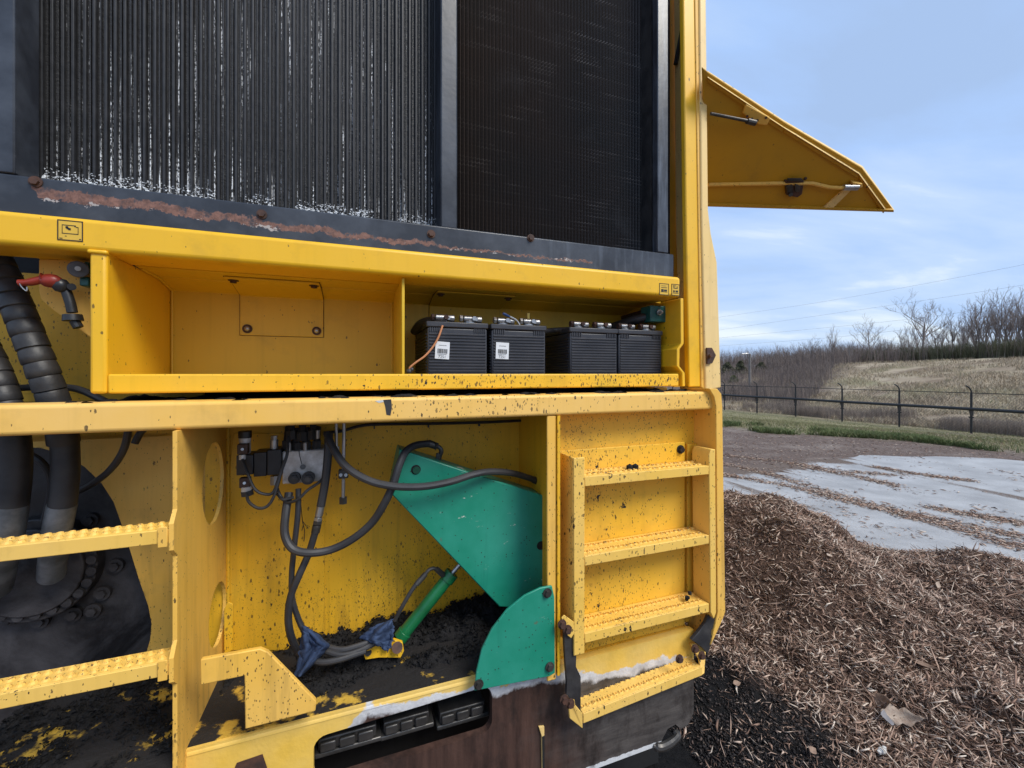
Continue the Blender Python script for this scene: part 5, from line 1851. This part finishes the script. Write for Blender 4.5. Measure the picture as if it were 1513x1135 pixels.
# ================================================================== GRASS AND BRUSH (stuff)
def blades(n, xy, z, h, w, lean, r_):
    az = r_.random(n) * 2 * pi
    hh = h * (.4 + .9 * r_.random(n)); ln = lean * hh * r_.random(n)
    d = np.stack([np.cos(az), np.sin(az)], 1)
    a2 = r_.random(n) * 2 * pi
    s = np.stack([np.cos(a2), np.sin(a2)], 1) * (w * (.6 + .8 * r_.random(n)))[:, None]
    base = np.stack([xy[:, 0], xy[:, 1], z - .02], 1)
    v0 = base.copy(); v0[:, :2] -= s / 2
    v1 = base.copy(); v1[:, :2] += s / 2
    md = base.copy(); md[:, :2] += d * (ln * .35)[:, None]; md[:, 2] += hh * .6
    v2 = md.copy(); v2[:, :2] += s * .35
    v3 = md.copy(); v3[:, :2] -= s * .35
    v4 = base.copy(); v4[:, :2] += d * ln[:, None]; v4[:, 2] += hh
    V_ = np.stack([v0, v1, v2, v3, v4], 1).reshape(-1, 3)
    f = np.array([[0, 1, 2], [0, 2, 3], [3, 2, 4]])
    F_ = (f[None] + (np.arange(n) * 5)[:, None, None]).reshape(-1, 3)
    return V_, F_


def veg_mat(name, stops, mixw=.4):
    t = NT(name)
    g = t.n.new("ShaderNodeNewGeometry")
    nz = t.noise(.45, 4, .6)
    v = t.math("ADD", t.math("MULTIPLY", g.outputs["Random Per Island"], mixw), t.math("MULTIPLY", t.rng(nz, .3, .7), 1 - mixw))
    c = t.ramp(v, stops)
    return t.fin(c, .85, 0, .2)


M_grass = veg_mat("short_grass", [(0, (.30, .255, .16)), (.4, (.25, .22, .125)), (.7, (.17, .185, .08)), (1, (.11, .155, .05))], .55)
M_green_grass = veg_mat("fresh_green_grass", [(0, (.075, .105, .04)), (.6, (.125, .16, .06)), (1, (.24, .225, .12))], .5)
M_dry = veg_mat("dry_hill_grass", [(0, (.16, .12, .08)), (.3, (.30, .235, .16)), (.6, (.42, .345, .245)), (.85, (.34, .29, .18)), (1, (.19, .20, .09))], .35)
M_brush = veg_mat("leafless_brush", [(0, (.09, .070, .062)), (.5, (.19, .150, .130)), (1, (.30, .245, .21))], .6)
M_weed = veg_mat('ditch_weed_stems', [(0, (.13, .10, .085)), (.5, (.24, .19, .155)), (1, (.36, .295, .24))], .6)
M_everg = veg_mat("evergreen_scrub", [(0, (.065, .068, .042)), (.5, (.11, .11, .062)), (1, (.18, .16, .11))], .5)


def field(n, ok, amin, amax, tmin, tmax, pw=1.0):
    out = np.zeros((0, 2))
    while len(out) < n:
        m = n * 2
        a_ = amin + (amax - amin) * rng.random(m); t_ = tmin + (tmax - tmin) * rng.random(m) ** pw
        q_ = np.stack([a_ * t_, t_], 1)
        out = np.concatenate([out, q_[ok(q_[:, 0], q_[:, 1])]])
    return out[:n]


dYf = lambda x, y: (x - YP[0]) * YN[0] + (y - YP[1]) * YN[1]
sFf = lambda x, y: (x - FX) * FN[0] + (y - FY) * FN[1]
q_ = field(60000, lambda x, y: (dYf(x, y) + (fbm(x * .8, y * .8) - .5) * 1.6 > .2) & (sFf(x, y) < 1.5), .42, 1.40, 6.0, 30, 1.5)
V, F = blades(len(q_), q_, terrain(q_[:, 0], q_[:, 1]), .075, .012, .9, rng)
tag(link("grass", np_mesh("grass", V, F, M_grass), smooth=False, kind="stuff"), "short tan and green grass strip before the fence", "grass")
q_ = field(17000, lambda x, y: (np.abs(dYf(x, y) + (fbm(x * .8, y * .8) - .5) * 1.6 - .35) < .50) & (fbm(x * 1.3 + 7, y * 1.3) > .47 + .12 * rng.random(len(x))), .42, 1.40, 6.0, 14, 1.2)
V, F = blades(len(q_), q_, terrain(q_[:, 0], q_[:, 1]), .13, .014, 1.2, rng)
tag(link("green_grass", np_mesh("green_grass", V, F, M_green_grass), smooth=False, kind="stuff"), "fresh green grass fringe along the yard edge", "grass")
q_ = field(90000, lambda x, y: (sFf(x, y) > 2.0) & (fbm(x * .35, y * .35) > .36), .50, 1.42, 20, 95, 1.5)
V, F = blades(len(q_), q_, terrain(q_[:, 0], q_[:, 1]), .30, .035, 1.5, rng)
tag(link("dry_grass", np_mesh("dry_grass", V, F, M_dry), smooth=False, kind="stuff"), "pale dry grass covering the hillside beyond the fence", "grass")


def twiggy(n, xy, h, w, r_, kids=4):
    """upright leafless stems, each with several side shoots (thin tapered blades)"""
    allV = []; allF = []; off = 0
    z = terrain(xy[:, 0], xy[:, 1])
    V_, F_ = blades(n, xy, z, h, w, .35, r_); allV.append(V_); allF.append(F_); off = len(V_)
    top = V_.reshape(-1, 5, 3)
    for k in range(kids):
        f_ = .25 + .6 * r_.random(n)
        base = top[:, 0] * (1 - f_)[:, None] + top[:, 4] * f_[:, None]
        az = r_.random(n) * 2 * pi; el = .4 + r_.random(n) * .9; ln = h * (.18 + .3 * r_.random(n))
        d = np.stack([np.cos(az) * np.cos(el), np.sin(az) * np.cos(el), np.sin(el)], 1)
        s = np.stack([-np.sin(az + 1), np.cos(az + 1), np.zeros(n)], 1) * (w * .4)
        v = np.stack([base - s / 2, base + s / 2, base + d * ln[:, None]], 1).reshape(-1, 3)
        allV.append(v); allF.append(np.arange(n * 3).reshape(-1, 3) + off); off += n * 3
    return np.concatenate(allV), np.concatenate(allF)


# brown brush: the slope on the left, the ditch behind the fence, the skirt of the wood
def brush_ok(x, y):
    a_ = x / y; s_ = sFf(x, y)
    left = (a_ < .675 + .0034 * s_ + (fbm(x * .15, y * .15) - .5) * .12) & (s_ > 9) & (fbm(x * .25, y * .25) > .38)
    return left


q_ = field(18000, brush_ok, .44, .90, 34, 100, 1.1)
V, F = twiggy(len(q_), q_, 1.5, .030, rng, 4)
tag(link("slope_brush", np_mesh("slope_brush", V, F, M_brush), smooth=False, kind="stuff"), "grey brown leafless brush on the left slope below the wood", "brush")
q_ = field(14000, lambda x, y: (sFf(x, y) > 1.2) & (sFf(x, y) < 6 + (fbm(x * .5, y * .5) - .5) * 12) & (fbm(x * .45 + 5, y * .45) > .40 + .15 * rng.random(len(x))), .55, 1.42, 14, 36, 1.1)
V, F = twiggy(len(q_), q_, .62, .016, rng, 4)
tag(link("ditch_weeds", np_mesh("ditch_weeds", V, F, M_weed), smooth=False, kind="stuff"), "dark brown weeds filling the ditch behind the fence", "brush")
ridge = lambda x, y: (sFf(x, y) > 43 + (fbm(x * .1, y * .1) - .5) * 4) & (sFf(x, y) < 62)
q_ = field(7000, ridge, .60, 1.45, 42, 110, 1.0)
V, F = twiggy(len(q_), q_, 2.4, .040, rng, 5)
tag(link("wood_undergrowth", np_mesh("wood_undergrowth", V, F, M_brush), smooth=False, kind="stuff"), "tangled grey undergrowth along the foot of the bare wood", "brush")
q_ = field(3200, lambda x, y: ridge(x, y) & (sFf(x, y) < 50) & (fbm(x * .12 + 3, y * .12) + .25 * smooth(.7, 1.05, x / y) > .60 + .1 * rng.random(len(x))), .72, 1.45, 42, 90, 1.0)
V, F = twiggy(len(q_), q_, 1.9, .09, rng, 6)
tag(link("evergreen_scrub", np_mesh("evergreen_scrub", V, F, M_everg), smooth=False, kind="stuff"), "dull olive evergreen scrub at the top of the grassy hill", "brush")
q_ = field(7000, lambda x, y: sFf(x, y) > 60, .46, .95, 85, 130, 1.0)
V, F = twiggy(len(q_), q_, 4.6, .07, rng, 5)
tag(link("far_thicket", np_mesh("far_thicket", V, F, M_brush), smooth=False, kind="stuff"), "far hazy thicket of bare saplings on the left skyline", "brush")

# ================================================================== BARE TREES
M_bark = simple("grey_bark", (0.21, 0.18, 0.165), .9, 0, .4, 3, bump=0)
M_twig = simple("brown_twigs", (0.26, 0.21, 0.185), .9, 0, .3, 3, bump=0)


def tree_meshes(seed, h, spread, fork=.45, twig=.020):
    r_ = random.Random(seed)
    trunk = MB(); crown = MB()

    def grow(p, d, ln, rad, lev):
        n_ = 4 if lev < 2 else 3
        pts = [p]; dd = d.copy()
        for i in range(n_):
            dd = (dd + Vector((r_.uniform(-1, 1), r_.uniform(-1, 1), r_.uniform(-.3, .75))) * (.10 + .07 * lev)).normalized()
            pts.append(pts[-1] + dd * ln / n_)
        rr = [max(rad * (1 - .55 * i / n_), twig * .6) for i in range(n_ + 1)]
        (trunk if lev == 0 else crown).tube(pts, rr, 7 if lev == 0 else (5 if lev == 1 else 3), caps=False)
        if lev >= 4: return
        kids = (7, 5, 4, 3)[lev]
        for k in range(kids):
            t_ = (fork + (1 - fork) * (k + r_.random()) / kids) if lev == 0 else (.25 + .75 * (k + r_.random()) / kids)
            i = min(int(t_ * n_), n_ - 1); f_ = t_ * n_ - i
            b = pts[i].lerp(pts[i + 1], f_)
            az = r_.uniform(0, 2 * pi) if lev else (k * 2.4 + r_.random())
            out_ = Vector((cos(az), sin(az), 0))
            nd = (dd * (1 - spread * .6) + out_ * spread * r_.uniform(.7, 1.3) + Vector((0, 0, .25))).normalized()
            grow(b, nd, ln * r_.uniform(.42, .66) * (1 if lev else 1.0), max(rr[i] * .55, twig * .6), lev + 1)
    grow(Vector((0, 0, -.2)), Vector((r_.uniform(-.05, .05), r_.uniform(-.05, .05), 1)), h * .66, h * .020, 0)
    mt = trunk.build("trunk", M_bark); mc = crown.build("crown", M_twig, smooth=False)
    return mt, mc


def place_tree(src, p, sc, rz, label, group, scz=1.0, first=False):
    t_, c_ = src
    root = tag(empty("bare_tree", p, rz), label, "tree", group)
    for o in (t_, c_):
        if o.parent is None: q2 = o
        else:
            q2 = o.copy(); col.objects.link(q2)
        q2.parent = root
        q2.location = (0, 0, 0)
    root.scale = (sc, sc, sc * scz)
    return root


protos = [tree_meshes(11, 10, .62, .42), tree_meshes(12, 10, .34, .35), tree_meshes(13, 10, .42, .38), tree_meshes(14, 10, .50, .30), tree_meshes(15, 10, .30, .30)]


def hill_point(px, s_):
    """ground point in that direction at distance s_ beyond the fence line"""
    a_ = (px - CX) / FPX
    t_ = (s_ + FX * FN[0] + FY * FN[1]) / (a_ * FN[0] + FN[1])
    return Vector((a_ * t_, t_, float(terrain(a_ * t_, t_))))


def tree_at(px, top, s_, kind, label, group=None, rz=None):
    p = hill_point(px, s_)
    zt_ = CAM_H + (HY - top) / FPX * p.y
    h_ = max(zt_ - p.z, 2.0)
    return place_tree(protos[kind], p, h_ / 10.8, random.uniform(0, 6.28) if rz is None else rz, label, group)


tree_at(1362, 441, 46, 0, "tall bare tree with a wide spreading crown above the hill")
tree_at(1287, 474, 52, 0, "bare tree with a crooked forked trunk left of the spreading one")
tree_at(1197, 500, 56, 0, "low rounded bare tree furthest left on the skyline")
G = "slender bare trees of the hilltop wood"
LB = "slender bare tree among many in the hilltop wood"
for px, top, s_, k in ((1230, 490, 56, 1), (1238, 503, 58, 3), (1216, 508, 60, 3), (1255, 506, 57, 2), (1268, 503, 56, 3), (1302, 500, 54, 2), (1318, 496, 55, 3), (1332, 487, 52, 2),
                        (1346, 492, 57, 1), (1384, 474, 50, 3), (1392, 484, 55, 2), (1405, 470, 53, 1), (1418, 488, 50, 3), (1430, 470, 52, 2), (1440, 458, 55, 1), (1450, 447, 48, 1),
                        (1459, 455, 54, 4), (1468, 452, 50, 1), (1478, 441, 47, 2), (1487, 450, 53, 4), (1496, 452, 50, 3), (1505, 444, 47, 1), (1514, 446, 50, 2), (1524, 440, 47, 1),
                        (1535, 452, 52, 3), (1548, 444, 49, 2), (1374, 495, 58, 3), (1180, 512, 66, 3), (1164, 514, 70, 2), (1148, 513, 74, 1), (1134, 518, 78, 3), (1120, 517, 80, 2), (1090, 520, 84, 3),
                        (1280, 508, 60, 3), (1205, 514, 62, 2), (1356, 486, 60, 4), (1424, 476, 58, 4), (1444, 472, 60, 3), (1492, 462, 58, 2)):
    tree_at(px, top, s_, k, LB, G)

# small evergreens at the far left
def conifer(px, py_base, top, Y, label, mat, wid):
    b = PW(px, py_base, Y); b.z = float(terrain(b.x, b.y)); h_ = CAM_H + (HY - top) / FPX * Y - b.z
    root = tag(empty("evergreen_tree", b), label, "tree")
    o = MB().tube([(0, 0, -.1), (0, 0, h_ * .9)], [.12, .03], 6).build("trunk", M_bark); o.parent = root
    n = 2600; r_ = np.random.default_rng(int(px))
    t_ = r_.random(n) ** .8; az = r_.random(n) * 2 * pi
    lump = .65 + .5 * np.sin(az * 3 + t_ * 9) * .5 + .25 * r_.random(n)
    rad = wid * (1 - t_ * .85) * lump * np.sqrt(r_.random(n))
    c_ = np.stack([np.cos(az) * rad, np.sin(az) * rad, h_ * (.08 + .92 * t_)], 1)
    d = r_.normal(size=(n, 3)); d /= np.linalg.norm(d, axis=1)[:, None]; e = np.cross(d, r_.normal(size=(n, 3))); e /= np.linalg.norm(e, axis=1)[:, None]
    sz = (.10 + .18 * r_.random(n))[:, None]
    V_ = np.stack([c_ - d * sz, c_ + d * sz, c_ + e * sz * .7], 1).reshape(-1, 3)
    o = link("crown", np_mesh("crown", V_, np.arange(n * 3).reshape(-1, 3), mat), smooth=False); o.parent = root


conifer(1094, 556, 534, 74, "small dark green evergreen left of the utility pole", M_everg, 1.5)
conifer(1075, 560, 536, 78, "dark evergreen half hidden by the machine's edge", M_everg, 1.8)
conifer(1125, 552, 536, 76, "low evergreen bush right of the utility pole", M_everg, 1.6)
conifer(1084, 574, 556, 62, "yellowish green bush on the left slope under the evergreens", M_green_grass, .8)

# ================================================================== POLES, WIRES
M_pole = simple("weathered_pole", (0.20, 0.18, 0.165), .85, 0, .3, 5, bump=0)
pb_ = PW(1108, 588, 48); pb_.z = float(terrain(pb_.x, pb_.y))
pole = tag(empty("utility_pole", pb_), "grey wooden pole with a small lamp arm on the left slope", "pole")
hp = CAM_H + (HY - 523) / FPX * 48 - pb_.z
o = MB().tube([(0, 0, -.2), (0, 0, hp)], [.16, .11], 10).build("pole_shaft", M_pole); o.parent = pole
o = MB().tube(spline([(0, 0, hp - .2), (-.3, 0, hp + .05), (-.75, 0, hp)], 4), .03, 6).build("lamp_arm", M_steel); o.parent = pole
o = MB().ball((-.85, 0, hp - .02), .13, 8, (1.6, 1, .6)).build("lamp_head", M_steel); o.parent = pole
pb2 = PW(1255, 552, 60); pb2.z = float(terrain(pb2.x, pb2.y))
pole2 = tag(empty("utility_pole", pb2), "thin grey post at the edge of the grassy hill", "pole")
o = MB().tube([(0, 0, -.2), (0, 0, 2.6)], .06, 8).build("pole_shaft", M_pole); o.parent = pole2

M_cable = simple("power_cable", (0.10, 0.11, 0.125), .6, 0, .2, bump=0)
for pts, lab in (([(1000, 497), (1068, 487), (1344, 447), (1513, 421), (1700, 388)], "power line crossing the sky, second from the top"),
                 ([(1000, 508), (1068, 499), (1341, 472), (1513, 446), (1700, 412)], "power line crossing the sky, third from the top"),
                 ([(1000, 519), (1068, 511), (1203, 501), (1313, 490), (1513, 466), (1700, 436)], "lowest power line passing behind the bare treetops"),
                 ([(1000, 478), (1197, 449), (1330, 426), (1513, 391), (1700, 350)], "topmost faint power line across the sky")):
    q = [PW(x, y, 230 - (x - 1000) * .16) for x, y in pts]
    o = MB().tube([v - q[0] for v in spline(q, 6)], .030, 5).build("power_line", M_cable)
    o.location = q[0]
    tag(o, lab, "power line", "power lines over the hill")

# far pale roof seen through the brush on the left
ro = PW(1140, 548, 92); ro.z = float(terrain(ro.x, ro.y))
shed = tag(empty("low_shed", ro), "low pale shed roof showing through the brush on the left slope", "shed")
o = MB().box((-4, 0, -.5), (4, 4, .5)).build("wall", M_pole); o.parent = shed
o = MB().prism([(-4.4, -.4, .5), (-4.4, 2, 1.1), (-4.4, 4.4, .5)], (8.8, 0, 0)).build("roof", M_galv); o.parent = shed

# ================================================================== LEAVES AND STONES ON THE PILE
def leaf_mat(name, c, c2):
    t = NT(name); n = t.noise(40, 5, .65)
    t.bump(t.noise(120, 4), .4, .003)
    return t.fin(t.mix(t.rng(n, .35, .65), c, c2), .75)


M_leaf = leaf_mat("dead_leaf", (.30, .20, .14), (.16, .10, .07))
M_leaf_pale = leaf_mat("pale_dead_leaf", (.42, .34, .27), (.28, .20, .15))
M_stone = leaf_mat("white_stone", (.62, .62, .60), (.45, .43, .40))


def leaf(px, py, L_, wd, rz, mat, label, tilt=.3, curl=.3, pointed=1.0, lobes=0):
    # find the ground point in that direction by marching along the line of sight
    for y in np.arange(1.0, 6, .004):
        x = (px - CX) / FPX * y; z = CAM_H + (HY - py) / FPX * y
        if z < float(pile_h(x, y)) + .02: break
    p = Vector((x, y, z + .006))
    n = 13; vs_ = []; fs_ = []
    for i in range(n):
        t_ = i / (n - 1)
        hw = wd * (sin(pi * t_ ** .85) ** pointed) * (1 + lobes * .35 * cos(t_ * 19)) + .0006
        for j in (-1, -.5, 0, .5, 1):
            vs_.append(((t_ - .5) * L_, j * hw, curl * L_ * ((t_ - .4) ** 2) + abs(j) * hw * .45 * (1 if i % 2 else .8) + sin(t_ * 7 + j) * L_ * .02))
    for i in range(n - 1):
        for j in range(4):
            fs_.append((i * 5 + j, i * 5 + j + 1, (i + 1) * 5 + j + 1, (i + 1) * 5 + j))
    m_ = MB().add(vs_, fs_)
    o = m_.build("dead_leaf", mat, ang=180)
    so = o.modifiers.new("thickness", "SOLIDIFY"); so.thickness = .0012
    o.location = p; o.rotation_euler = (random.uniform(-.2, .2) + tilt, random.uniform(-.3, .3), rz)
    return tag(o, label, "leaf")


leaf(1152, 771, .075, .022, 2.2, M_leaf_pale, "single pale tan leaf lying high on the mulch pile", .6)
leaf(1225, 823, .045, .013, .4, M_leaf_pale, "small tan leaf below the top of the mulch pile", .5)
leaf(1385, 866, .06, .012, .7, M_leaf_pale, "pale pointed bark flake near the crest of the pile", .6)
leaf(1305, 1040, .10, .026, -1.1, M_leaf, "brown curled leaf, upper one of the crumpled leaf pair", .9, .8)
leaf(1330, 1062, .13, .030, -.45, M_leaf_pale, "crumpled pale leaf, lower one of the leaf pair low on the pile", .6, .7, 1, .8)
leaf(1308, 1066, .06, .022, 1.3, simple("grey_leaf", (.22, .21, .22), .7), "grey curled leaf under the crumpled leaf pair", .7, .9)
leaf(1365, 985, .09, .012, -1.0, M_leaf, "long narrow brown leaf right of the middle of the pile", .5)
leaf(1200, 1112, .045, .012, .6, M_leaf, "dull brown leaf low on the pile near the black fines", .4)
leaf(1088, 1012, .04, .011, .3, M_leaf, "reddish brown leaf by the machine's corner", .5)
for y in np.arange(1.0, 5, .004):
    x = (1303 - CX) / FPX * y; z = CAM_H + (HY - 1111) / FPX * y
    if z < float(pile_h(x, y)) + .01: break
m_ = MB().ball((0, 0, .004), .013, 8, (1.3, .9, .8)).ball((.012, .004, .010), .008, 7, (1, .8, 1)).ball((-.012, -.003, .002), .008, 7)
o = m_.build("white_stone", M_stone); o.location = (x, y, z); tag(o, "small white stone low on the mulch pile", "stone")
